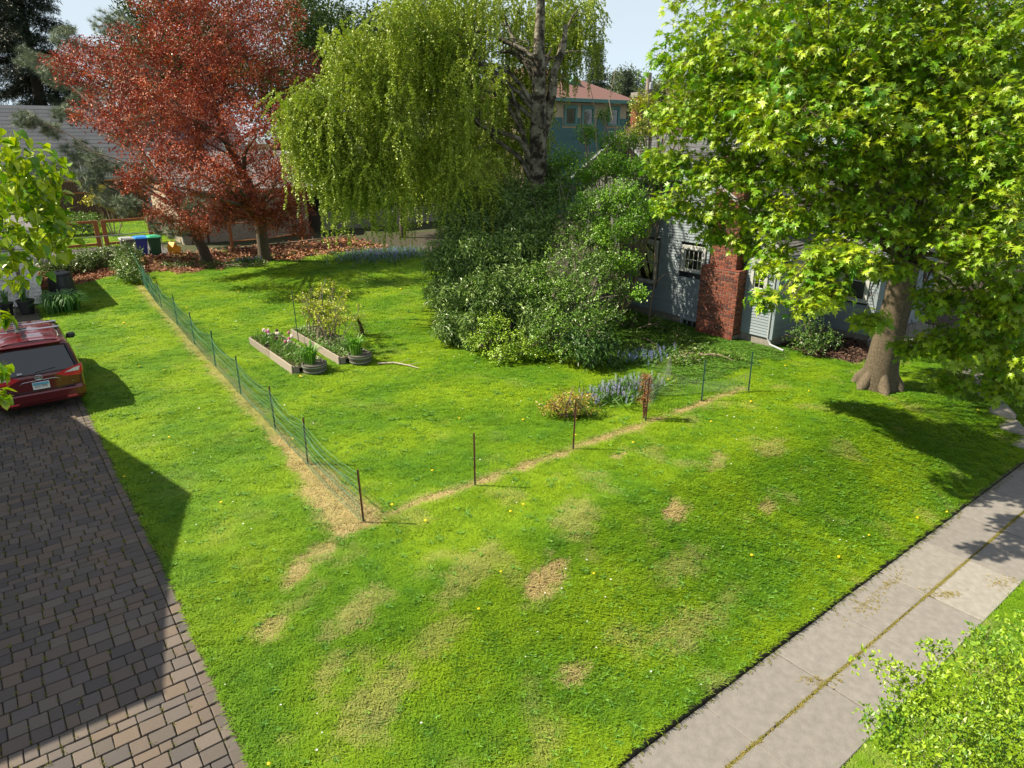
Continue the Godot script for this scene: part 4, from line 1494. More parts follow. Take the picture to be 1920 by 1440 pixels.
	for i in 34:
		var base := Vector3(rf(-0.15, 0.5), 0, rf(-1.0, 1.3))
		var tip := base + Vector3(rf(-0.5, 0.9), rf(0.9, 1.85), rf(-0.7, 0.7))
		var path := bend_path(base, tip, 0.03, 6, 0.10)
		cb.tube(path, taper(6, 0.02, 0.008), 4, Color.WHITE, false)
		for j in 5:
			var p: Vector3 = path[2].lerp(path[5], rng.randf())
			var q := p + Vector3(rf(-0.3, 0.3), rf(0.05, 0.4), rf(-0.3, 0.3))
			cb.tube([p, q], [0.009, 0.004], 3, Color.WHITE, false)
			for m in 4:
				if rng.randf() < 0.72:
					lx.append(Transform3D(Basis(Vector3.UP, rng.randf() * TAU).scaled(Vector3.ONE * rf(0.7, 1.3)), p.lerp(q, rf(0.5, 1.05))))
					lc.append(Color(0.26, 0.36, 0.015).lerp(Color(0.52, 0.55, 0.02), rng.randf()))
	part(can, "stems", cb, M.twig)
	many(can, "leaves", spray(7, 0.07, 0.05, 0.09, 0, false, 71), M.leaf, lx, lc)
	for p in [Vector3(7.75, 0.1, -21.9), Vector3(8.35, 0.1, -20.9)]:
		var sb := MB.new()
		sb.tube([Vector3.ZERO, Vector3(-0.06, 1.75, 0.03)], [0.014, 0.014], 6)
		var sk := part(self, "garden_stake", sb, M.post_green)
		sk.position = p
		tag(sk, "thin green stake among the canes, %s of the two" % ("farther" if p.x < 8 else "nearer"), "stake", "green garden stakes")
	# mossy stump with shoots beside the beds
	var st := thing("tree_stump", "small reddish broken stump with leafy shoots beside the raised beds", "stump", Vector3(9.98, 0, -21.68))
	var sm := MB.new()
	sm.tube([Vector3.ZERO, Vector3(-0.04, 0.35, 0), Vector3(-0.1, 0.5, -0.03), Vector3(-0.12, 0.6, 0)], [0.08, 0.06, 0.05, 0.03], 8)
	part(st, "trunk", sm, M.rusty)
	lx = []
	lc = []
	for i in 110:
		lx.append(Transform3D(Basis(Vector3.UP, rng.randf() * TAU), Vector3(rf(-0.32, 0.16), rf(0.02, 0.85), rf(-0.18, 0.18))))
		lc.append(Color(0.10, 0.2, 0.04).lerp(Color(0.3, 0.32, 0.06), rng.randf()))
	many(st, "shoots", spray(5, 0.07, 0.035, 0.07, 0, false, 72), M.leaf, lx, lc)
	# fallen branch
	var br := MB.new()
	br.tube([Vector3(-0.15, 0.05, 0), Vector3(0.25, 0.07, 0.28), Vector3(0.52, 0.05, 0.75), Vector3(0.62, 0.05, 1.15)], [0.028, 0.026, 0.02, 0.012], 6)
	br.tube([Vector3(0.5, 0.05, 0.7), Vector3(0.85, 0.12, 0.85)], [0.012, 0.005], 4)
	br.tube([Vector3(0.3, 0.06, 0.4), Vector3(0.75, 0.1, 0.35)], [0.012, 0.005], 4)
	var bo := part(self, "fallen_branch", br, M.pale_twig)
	bo.position = Vector3(9.0, 0.0, -18.3)
	tag(bo, "pale bare branch lying on the lawn to the right of the beds", "branch")

# ---- flower drifts: leaves and blue spikes
func flower_drift(called: String, label: String, c: Vector3, rx: float, rz: float, n: int, h: float, a: Color, b: Color) -> void:
	var t := thing(called, label, "flowers", Vector3(c.x, land(c.x, c.z), c.z))
	var lx := []
	var lc := []
	var fx := []
	var fc := []
	for i in n:
		var e := Vector2(rng.randfn(0, 0.45) * rx, rng.randfn(0, 0.45) * rz)
		var p := Vector3(e.x, 0, e.y)
		lx.append(Transform3D(Basis(Vector3.UP, rng.randf() * TAU).scaled(Vector3.ONE * rf(0.7, 1.3)), p + Vector3(0, 0.05, 0)))
		lc.append(Color(0.05, 0.14, 0.025).lerp(Color(0.13, 0.26, 0.04), rng.randf()))
		if rng.randf() < 0.8:
			fx.append(Transform3D(Basis(Vector3.UP, rng.randf() * TAU).scaled(Vector3.ONE * rf(0.8, 1.2)), p + Vector3(rf(-0.08, 0.08), h * rf(0.75, 1.1), rf(-0.08, 0.08))))
			fc.append(a.lerp(b, rng.randf()))
	many(t, "leaves", spray(8, h * 0.8, 0.03, h * 0.3, -0.7, false, 81), M.leaf, lx, lc)
	var f := MB.new()
	for k in 12:
		var ang := k * 2.4
		f.leaf(Vector3(0, -0.014 * k, 0), Vector3(cos(ang), -0.2, sin(ang)), Vector3.UP, 0.034, 0.03, Color(rf(0.85, 1.15), rf(0.85, 1.15), 1), 0.2)
	many(t, "blossoms", f.mesh(), M.petal, fx, fc)

func brick_face(parent: Node, at: Vector3, dir: Vector3, out: Vector3, w: float, y0: float, y1: float, unit: ArrayMesh, count: Array, far: Array, fcol: Array, offset: float) -> void:
	var y := y0
	var row := 0
	while y + 0.06 < y1:
		var u := -(0.125 if row % 2 == 0 else 0.0) - offset
		while u < w:
			var a := maxf(u, 0.0)
			var b := minf(u + 0.234, w)
			if b - a > 0.03:
				var xf := Transform3D(Basis(dir * (b - a), Vector3.UP * 0.070, out * 0.03), at + dir * (a + b) * 0.5 + Vector3.UP * (y + 0.035) + out * rf(-0.003, 0.004))
				var k := rng.randi() % 5
				if count[0] < 296 and y < 2.4:
					var o := put(parent, "brick", unit, M.bricks[k])
					o.transform = xf
					count[0] += 1
				else:
					far.append(xf)
					var c: Array = [[0.34, 0.095, 0.052], [0.39, 0.12, 0.07], [0.27, 0.07, 0.045], [0.31, 0.11, 0.075], [0.15, 0.05, 0.04]][k]
					fcol.append(Color(c[0], c[1], c[2]))
			u += 0.25
		y += 0.0865
		row += 1

func build_house() -> void:
	var t := thing("blue_house", "slate blue clapboard house with white windows and a brick chimney behind the maple", "house", Vector3(20.1, 0, -12.05))
	var core := MB.new()
	core.box(Vector3(5.05, 2.1, -4.15), Vector3(8.1, 4.6, 5.7))
	core.prism(Transform3D(Basis(Vector3.UP, -PI / 2), Vector3(5.05, 0, 0)), PackedVector2Array([Vector2(-6.95, 4.38), Vector2(-1.35, 4.38), Vector2(-4.15, 5.9)]), 8.1)
	core.box(Vector3(2.0, 1.5, -1.1), Vector3(2.0, 3.2, 0.2))
	core.box(Vector3(5.4, 1.5, 0.2), Vector3(3.1, 2.75, 3.0))
	part(t, "wall_core", core, M.trim_grey)
	var fd := MB.new()
	fd.box(Vector3(4.6, 0.06, -4.15), Vector3(9.14, 0.5, 5.84), 0.0)
	fd.box(Vector3(1.5, 0.058, -0.61), Vector3(2.94, 0.5, 1.26), 0.0)
	fd.box(Vector3(5.0, 0.056, 0.3), Vector3(4.16, 0.5, 3.06), 0.0)
	part(t, "foundation", fd, M.concrete)
	var main_ends := func(y: float) -> Vector2:
		if y < 3.3:
			return Vector2(0.0, 7.05)
		if y < 4.35:
			return Vector2(0.0, 5.85)
		var s := (y - 4.35) / 0.56
		return Vector2(s, 5.8 - s)
	# holes in wall coordinates: u runs from the back corner to the front
	var holes := [[0.74, 2.04, 1.20, 3.0], [3.02, 4.18, 1.85, 3.02], [2.40, 3.30, 3.92, 5.06], [4.29, 5.85, 0.0, 9.0], [6.02, 6.68, 1.72, 2.9]]
	lap_wall(t, Vector3(0, 0.28, -7.05), Vector3(0, 0, 1), Vector3(-1, 0, 0), 0.29, 5.95, main_ends, holes, 0.098, M.blues)
	sash_window(t, Vector3(-0.005, 2.07, -5.66), Vector3(0, 0, 1), Vector3(-1, 0, 0), 0.86, 1.42, 3, 2, 0.5, 0.14, M.trim, M.glass)
	sash_window(t, Vector3(-0.005, 2.42, -3.45), Vector3(0, 0, 1), Vector3(-1, 0, 0), 0.80, 0.74, 4, 2, 1.0, 0.13, M.trim, M.glass)
	sash_window(t, Vector3(-0.005, 4.45, -4.2), Vector3(0, 0, 1), Vector3(-1, 0, 0), 0.62, 0.86, 3, 2, 0.5, 0.11, M.trim, M.glass)
	sash_window(t, Vector3(-0.005, 2.27, -0.70), Vector3(0, 0, 1), Vector3(-1, 0, 0), 0.42, 0.86, 2, 3, 1.0, 0.11, M.trim, M.glass)
	var bw := sash_window(t, Vector3(-0.02, 0.08, -3.35), Vector3(0, 0, 1), Vector3(-1, 0, 0), 0.72, 0.34, 3, 1, 1.0, 0.04, M.trim_grey, M.glass, "basement_window")
	# corner boards and rakes
	for k in [[Vector3(-0.012, 1.75, 0.0), Vector3(0.11, 3.0, 0.11)], [Vector3(-0.012, 2.35, -7.02), Vector3(0.10, 4.1, 0.10)], [Vector3(2.9, 1.75, 1.84), Vector3(0.1, 2.9, 0.1)]]:
		var cbd := MB.new()
		cbd.box(k[0], k[1], 0.008)
		part(t, "corner_board", cbd, M.blues[1])
	var dp := MB.new()
	dp.tube([Vector3(-0.07, 3.0, -0.1), Vector3(-0.07, 0.3, -0.1), Vector3(-0.12, 0.12, 0.05), Vector3(-0.2, 0.06, 0.6)], [0.035, 0.035, 0.035, 0.035], 8)
	part(t, "downspout", dp, M.trim_grey)
	for s in [[-7.45, -4.15], [-0.85, -4.15]]:
		var rk := MB.new()
		rk.bar(Vector3(-0.30, 4.22, s[0]), Vector3(-0.30, 6.07, s[1]), 0.16, 0.04, 0.006)
		part(t, "rake_board", rk, M.trim)
	var rk2 := MB.new()
	rk2.bar(Vector3(-0.26, 3.85, -1.1), Vector3(-0.26, 3.12, 0.42), 0.13, 0.04, 0.006)
	part(t, "rake_board", rk2, M.trim)
	# front wing, facing the street
	lap_wall(t, Vector3(0.02, 0.28, 0.0), Vector3(1, 0, 0), Vector3(0, 0, 1), 0.29, 3.2, func(y: float) -> Vector2: return Vector2(0.04, 2.88), [[0.75, 2.62, 1.35, 2.86]], 0.098, M.blues)
	sash_window(t, Vector3(1.70, 2.08, 0.005), Vector3(1, 0, 0), Vector3(0, 0, 1), 1.55, 1.2, 6, 3, 1.0, 0.12, M.trim, M.glass)
	lap_wall(t, Vector3(2.9, 0.28, 0.0), Vector3(0, 0, 1), Vector3(-1, 0, 0), 0.29, 3.2, func(y: float) -> Vector2: return Vector2(0.02, 1.8), [[0.48, 1.56, 1.28, 2.86]], 0.098, M.blues)
	sash_window(t, Vector3(2.895, 2.06, 1.02), Vector3(0, 0, 1), Vector3(-1, 0, 0), 0.80, 1.28, 2, 2, 0.5, 0.12, M.trim, M.glass)
	lap_wall(t, Vector3(2.95, 0.28, 1.86), Vector3(1, 0, 0), Vector3(0, 0, 1), 0.29, 2.9, func(y: float) -> Vector2: return Vector2(0.0, 4.1), [[0.9, 1.95, 0.3, 2.45]], 0.098, M.blues)
	var door := MB.new()
	door.box(Vector3(4.38, 1.35, 1.83), Vector3(1.0, 2.1, 0.06), 0.01)
	part(t, "door", door, M.cedar_dark)
	var post := MB.new()
	post.box(Vector3(2.75, 1.6, 2.3), Vector3(0.12, 2.6, 0.12), 0.015)
	part(t, "porch_post", post, M.blues[0])
	var stoop := MB.new()
	stoop.box(Vector3(4.4, 0.12, 2.4), Vector3(3.6, 0.3, 1.0), 0.02)
	part(t, "stoop", stoop, M.concrete)
	var gut := MB.new()
	gut.tube([Vector3(-0.3, 3.02, 0.45), Vector3(2.85, 3.02, 0.45)], [0.05, 0.05], 8)
	part(t, "gutter", gut, M.trim)
	shingle_roof(t, Vector3(-0.35, 4.22, -7.5), Vector3(9.3, 4.22, -7.5), Vector3(9.3, 6.1, -4.15), Vector3(-0.35, 6.1, -4.15), 0.14, M.shingle)
	shingle_roof(t, Vector3(-0.35, 4.22, -0.8), Vector3(9.3, 4.22, -0.8), Vector3(9.3, 6.105, -4.15), Vector3(-0.35, 6.105, -4.15), 0.14, M.shingle)
	shingle_roof(t, Vector3(-0.28, 3.10, 0.45), Vector3(2.9, 3.10, 0.45), Vector3(2.9, 3.88, -1.24), Vector3(-0.28, 3.88, -1.24), 0.14, M.shingle)
	shingle_roof(t, Vector3(2.7, 2.86, 2.4), Vector3(7.4, 2.86, 2.4), Vector3(7.4, 4.16, -1.24), Vector3(2.7, 4.16, -1.24), 0.14, M.shingle)
	# chimney: core of mortar with bricks standing proud of the joints
	var ch := Node3D.new()
	ch.name = "chimney"
	t.add_child(ch)
	var mo := MB.new()
	mo.box(Vector3(-0.20, 1.15, -1.98), Vector3(0.47, 2.4, 1.53))
	mo.box(Vector3(-0.15, 4.2, -1.95), Vector3(0.37, 3.9, 1.03))
	part(ch, "mortar", mo, M.mortar)
	var ub := MB.new()
	ub.box(Vector3.ZERO, Vector3(0.94, 1.0, 1.0), 0.045)
	var unit := ub.mesh()
	var count := [0]
	var far := []
	var fcol := []
	brick_face(ch, Vector3(-0.435, 0.18, -2.75), Vector3(0, 0, 1), Vector3(-1, 0, 0), 1.54, 0.0, 2.2, unit, count, far, fcol, 0.0)
	brick_face(ch, Vector3(-0.44, 0.18, -1.215), Vector3(1, 0, 0), Vector3(0, 0, 1), 0.46, 0.0, 2.2, unit, count, far, fcol, 0.07)
	brick_face(ch, Vector3(-0.44, 0.18, -2.745), Vector3(1, 0, 0), Vector3(0, 0, -1), 0.46, 0.0, 2.2, unit, [999], far, fcol, 0.07)
	brick_face(ch, Vector3(-0.335, 2.4, -2.47), Vector3(0, 0, 1), Vector3(-1, 0, 0), 1.04, 2.4 - 2.4, 3.7, unit, [999], far, fcol, 0.0)
	brick_face(ch, Vector3(-0.34, 2.4, -1.435), Vector3(1, 0, 0), Vector3(0, 0, 1), 0.4, 0.0, 3.7, unit, [999], far, fcol, 0.05)
	# a soldier course at the foot
	for k in 21:
		var sb := put(ch, "soldier_brick", unit, M.bricks[rng.randi() % 5])
		sb.transform = Transform3D(Basis(Vector3(0, 0, 1) * 0.066, Vector3.UP * 0.19, Vector3(-1, 0, 0) * 0.035), Vector3(-0.437, 0.085, -2.72 + 0.0735 * k))
	many(ch, "upper_bricks", unit, M.brick_any, far, fcol)
	var sh := MB.new()
	sh.box(Vector3(-0.205, 2.37, -1.98), Vector3(0.49, 0.05, 1.56), 0.012)
	part(ch, "shoulder", sh, M.bricks[2])
	var cap := MB.new()
	cap.box(Vector3(-0.15, 6.2, -1.95), Vector3(0.56, 0.12, 1.24), 0.02)
	part(ch, "cap", cap, M.concrete)
	var bk := thing("flower_basket", "brown coir basket hanging under the front window of the blue house", "planter", Vector3(22.35, 1.15, -11.9))
	var bb := MB.new()
	bb.lathe(Vector3.ZERO, [Vector2(0.0, -0.2), Vector2(0.2, -0.15), Vector2(0.34, 0.0), Vector2(0.30, 0.02), Vector2(0.0, -0.02)], 16, Color.WHITE, 0.6)
	part(bk, "basket", bb, M.cedar_dark)
	var steps := [[20.2, -4.9], [20.75, -5.35], [21.3, -5.8], [21.9, -6.35], [22.5, -6.9]]
	for i in steps.size():
		var s := thing("garden_step", "worn stone step of the path climbing to the blue house, number %s from the sidewalk" % ["one", "two", "three", "four", "five"][i], "step", Vector3(steps[i][0], WALK + 0.10 + 0.17 * i, steps[i][1]), 0.6, "stone steps up the bank")
		var sm := MB.new()
		sm.box(Vector3(0, 0, 0), Vector3(1.5, 0.16, 0.6), 0.025)
		part(s, "tread", sm, M.concrete)
		var ri := MB.new()
		ri.box(Vector3(0, -0.17, 0.02), Vector3(1.46, 0.18, 0.55), 0.01)
		part(s, "riser", ri, M.concrete)

func plain_house(t: Node3D, x0: float, x1: float, z0: float, z1: float, h: float, wallm: Material) -> void:
	var b := MB.new()
	b.box(Vector3((x0 + x1) * 0.5, h * 0.5, (z0 + z1) * 0.5), Vector3(x1 - x0, h, absf(z1 - z0)))
	part(t, "wall", b, wallm)

func gable_roof(t: Node3D, x0: float, x1: float, ze: float, zr: float, ye: float, yr: float, mats: Array, step := 0.3) -> void:
	var zb := zr - (ze - zr)
	shingle_roof(t, Vector3(x0, ye, ze), Vector3(x1, ye, ze), Vector3(x1, yr, zr), Vector3(x0, yr, zr), step, mats)
	shingle_roof(t, Vector3(x0, ye, zb), Vector3(x1, ye, zb), Vector3(x1, yr + 0.004, zr), Vector3(x0, yr + 0.004, zr), step * 2.0, mats)

func build_neighbours() -> void:
	# house to the left of the driveway, beyond the frame; its gable shades the paving
	var n := thing("neighbour_house", "tall pale house beside the driveway whose gable shades the paving", "house", Vector3(-3.55, 0, -17.93))
	var w := MB.new()
	w.box(Vector3(-4.5, 2.3, 0), Vector3(9.0, 4.8, 11.8))
	w.prism(Transform3D(Basis(Vector3.UP, -PI / 2), Vector3(-4.5, 0, 0)), PackedVector2Array([Vector2(-5.9, 4.68), Vector2(5.9, 4.68), Vector2(0, 6.95)]), 9.0)
	part(n, "wall", w, M.white[0])
	gable_roof(n, -9.5, 0.55, 6.24, 0.0, 4.79, 7.28, M.shingle, 0.3)
	# white garage at the head of the driveway
	var g := thing("white_garage", "white clapboard garage at the end of the driveway behind the minivan", "garage", Vector3(1.5, 0, -34.0))
	var core := MB.new()
	core.box(Vector3(-2.8, 1.5, -3.1), Vector3(5.4, 3.0, 5.9))
	part(g, "wall_core", core, M.white[0])
	lap_wall(g, Vector3(-5.5, 0.05, 0), Vector3(1, 0, 0), Vector3(0, 0, 1), 0.08, 2.8, func(y: float) -> Vector2: return Vector2(0, 5.5), [[2.1, 4.9, 0, 2.3]], 0.16, M.white)
	lap_wall(g, Vector3(0, 0.05, -6.2), Vector3(0, 0, 1), Vector3(1, 0, 0), 0.08, 2.8, func(y: float) -> Vector2: return Vector2(0, 6.2), [], 0.16, M.white)
	for k in 4:
		var pn := MB.new()
		pn.box(Vector3(-2.0, 0.3 + 0.56 * k, -0.03), Vector3(2.75, 0.545, 0.05), 0.01)
		part(g, "door_panel", pn, M.white[1])
	var jm := MB.new()
	jm.box(Vector3(-0.62, 1.2, 0.03), Vector3(0.13, 2.4, 0.07), 0.01)
	jm.box(Vector3(-2.0, 2.42, 0.032), Vector3(2.9, 0.12, 0.07), 0.01)
	part(g, "door_frame", jm, mat(lin(0.10, 0.06, 0.075), 0.7))
	for k in 27:
		var bb := MB.new()
		var x := -5.35 + 0.2 * k
		var top: float = 3.05 + 0.36 * (2.75 - absf(x + 2.75))
		bb.box(Vector3(x, (2.84 + top) * 0.5, 0.01 + 0.004 * (k % 2)), Vector3(0.197, top - 2.84, 0.03), 0.006)
		part(g, "gable_board", bb, M.white[k % 2])
	shingle_roof(g, Vector3(0.35, 2.92, -6.6), Vector3(0.35, 2.92, 0.3), Vector3(-2.75, 4.05, 0.3), Vector3(-2.75, 4.05, -6.6), 0.3, M.pale_shingle)
	shingle_roof(g, Vector3(-5.85, 2.92, -6.6), Vector3(-5.85, 2.92, 0.3), Vector3(-2.75, 4.054, 0.3), Vector3(-2.75, 4.054, -6.6), 0.6, M.pale_shingle)
	# cream garage behind the red tree
	var c := thing("cream_garage", "cream walled garage with a grey roof behind the red leaved tree", "garage", Vector3(10.3, 0, -48.1))
	plain_house(c, 0, 8.4, 0, -8, 3.4, M.cream_wall)
	gable_roof(c, -0.5, 8.9, 0.55, -4.0, 3.3, 5.6, M.pale_shingle, 0.3)
	var cw := sash_window(c, Vector3(2.6, 1.7, 0.05), Vector3(1, 0, 0), Vector3(0, 0, 1), 1.0, 0.9, 2, 1, 1.0, 0.1, M.cedar_dark, M.glass, "window", false)
	var cdo := MB.new()
	cdo.box(Vector3(0.55, 1.1, 0.03), Vector3(0.12, 2.3, 0.06), 0.01)
	cdo.box(Vector3(1.5, 1.1, 0.02), Vector3(0.12, 2.3, 0.06), 0.01)
	part(c, "door_frame", cdo, M.cedar_dark)
	var ds := MB.new()
	ds.tube([Vector3(-0.06, 3.2, 0.12), Vector3(-0.06, 0.1, 0.12)], [0.05, 0.05], 8)
	part(c, "downspout", ds, M.trim)
	# dark building on a concrete base, in the shade of the birch
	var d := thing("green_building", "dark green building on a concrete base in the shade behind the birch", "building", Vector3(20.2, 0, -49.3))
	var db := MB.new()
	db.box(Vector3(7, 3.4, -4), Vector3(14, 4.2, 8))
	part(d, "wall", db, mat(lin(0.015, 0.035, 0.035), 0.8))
	var df := MB.new()
	df.box(Vector3(7, 0.65, -3.95), Vector3(14.1, 1.35, 8.0))
	part(d, "foundation", df, M.concrete)
	gable_roof(d, -0.5, 14.5, 0.5, -4, 5.4, 7.4, M.shingle, 0.4)
	# grey roofed house at the far left
	var f := thing("grey_house", "long house with a blue grey roof and white porch rail far behind the pine", "house", Vector3(-6, 0, -75))
	plain_house(f, 0, 29, 0, -10, 4.4, M.trim_grey)
	gable_roof(f, -0.6, 29.6, 0.8, -5.0, 4.3, 9.2, M.blue_shingle, 0.5)
	var pr := MB.new()
	for k in 16:
		pr.box(Vector3(14.5 + 0.24 * k, 3.6, 1.6), Vector3(0.07, 1.0, 0.06))
	pr.box(Vector3(16.3, 4.12, 1.6), Vector3(4.0, 0.1, 0.12))
	pr.box(Vector3(16.3, 3.1, 1.6), Vector3(4.0, 0.1, 0.12))
	for k in 2:
		pr.box(Vector3(14.3 + 4.0 * k, 2.3, 1.6), Vector3(0.14, 4.6, 0.14))
	part(f, "porch_rail", pr, M.trim)
	# teal house with a red roof
	var e := thing("teal_house", "two storey teal and cream house with a red hipped roof far behind the birch", "house", Vector3(36.0, 0, -45.2))
	plain_house(e, 0, 11.5, -0.12, -12, 9.2, M.cream)
	lap_wall(e, Vector3(0, 0, -0.1), Vector3(1, 0, 0), Vector3(0, 0, 1), 0.4, 8.0, func(y: float) -> Vector2: return Vector2(0, 11.6), [[4.0, 5.6, 7.2, 9], [6.0, 7.7, 7.2, 9], [9.1, 10.7, 7.2, 9]], 0.2, M.teal)
	for k in [[4.85, 1.0], [6.85, 1.05], [9.9, 1.0]]:
		sash_window(e, Vector3(k[0], 8.13, -0.06), Vector3(1, 0, 0), Vector3(0, 0, 1), k[1], 1.25, 1, 1, 1.0, 0.22, M.trim_teal, M.glass, "window", false)
	var fa := MB.new()
	fa.box(Vector3(5.75, 9.35, 0.55), Vector3(12.6, 0.3, 0.12), 0.02)
	part(e, "fascia", fa, M.trim_teal)
	var hip := MB.new()
	var a := [Vector3(-0.7, 9.45, 0.6), Vector3(12.3, 9.45, 0.6), Vector3(12.3, 9.45, -12.6), Vector3(-0.7, 9.45, -12.6), Vector3(4.5, 12.3, -6), Vector3(7.2, 12.3, -6)]
	hip.quad(a[0], a[1], a[5], a[4], Vector3(0, 1, 1))
	hip.trio(a[1], a[2], a[5], Vector3(1, 1, 0))
	hip.quad(a[2], a[3], a[4], a[5], Vector3(0, 1, -1))
	hip.trio(a[3], a[0], a[4], Vector3(-1, 1, 0))
	hip.quad(a[0], a[1], a[2], a[3], Vector3.DOWN)
	part(e, "roof", hip, M.red_shingle[0])
	var dm := MB.new()
	dm.prism(Transform3D(Basis(), Vector3(7.4, 10.75, -3.2)), PackedVector2Array([Vector2(-0.8, 0), Vector2(0.8, 0), Vector2(0, 0.7)]), 1.6)
	part(e, "dormer", dm, M.trim_teal)
	var lw := thing("low_red_roof_house", "low house with a salmon red roof to the right of the teal house", "house", Vector3(54.0, 0, -53.0))
	plain_house(lw, 0, 16, 0, -8, 5.2, M.cream_wall)
	gable_roof(lw, -0.6, 16.6, 0.6, -4, 5.1, 7.5, M.red_shingle, 0.5)
	var gh := thing("grey_roof_house", "pale grey roofed outbuilding behind the blue house", "house", Vector3(32.0, 0, -27.0))
	plain_house(gh, 0, 14, 0, -7, 4.2, mat(lin(0.10, 0.105, 0.095), 0.8))
	gable_roof(gh, -0.6, 14.6, 0.6, -3.5, 4.1, 6.7, M.pale_shingle, 0.3)
	var st := MB.new()
	st.box(Vector3(0, 5.6, 0), Vector3(1.1, 11.2, 1.1), 0.05)
	var so := thing("brick_stack", "red brick chimney stack standing beside the far utility pole", "chimney", Vector3(70.9, 0, -65.8))
	part(so, "stack", st, M.bricks[0])
	var sc := MB.new()
	sc.box(Vector3(0, 11.5, 0), Vector3(1.3, 0.6, 1.3), 0.05)
	part(so, "cap", sc, M.concrete)
	var up := thing("utility_pole", "weathered wooden utility pole above the far rooftops", "pole", Vector3(72.5, 0, -65.5))
	var upm := MB.new()
	upm.tube([Vector3.ZERO, Vector3(0, 14.2, 0)], [0.42, 0.34], 8)
	part(up, "pole", upm, M.old_wood[1])
	var xa := MB.new()
	xa.box(Vector3(0, 12.6, 0.42), Vector3(0.4, 0.9, 0.4), 0.1)
	part(up, "transformer", xa, M.trim_grey)

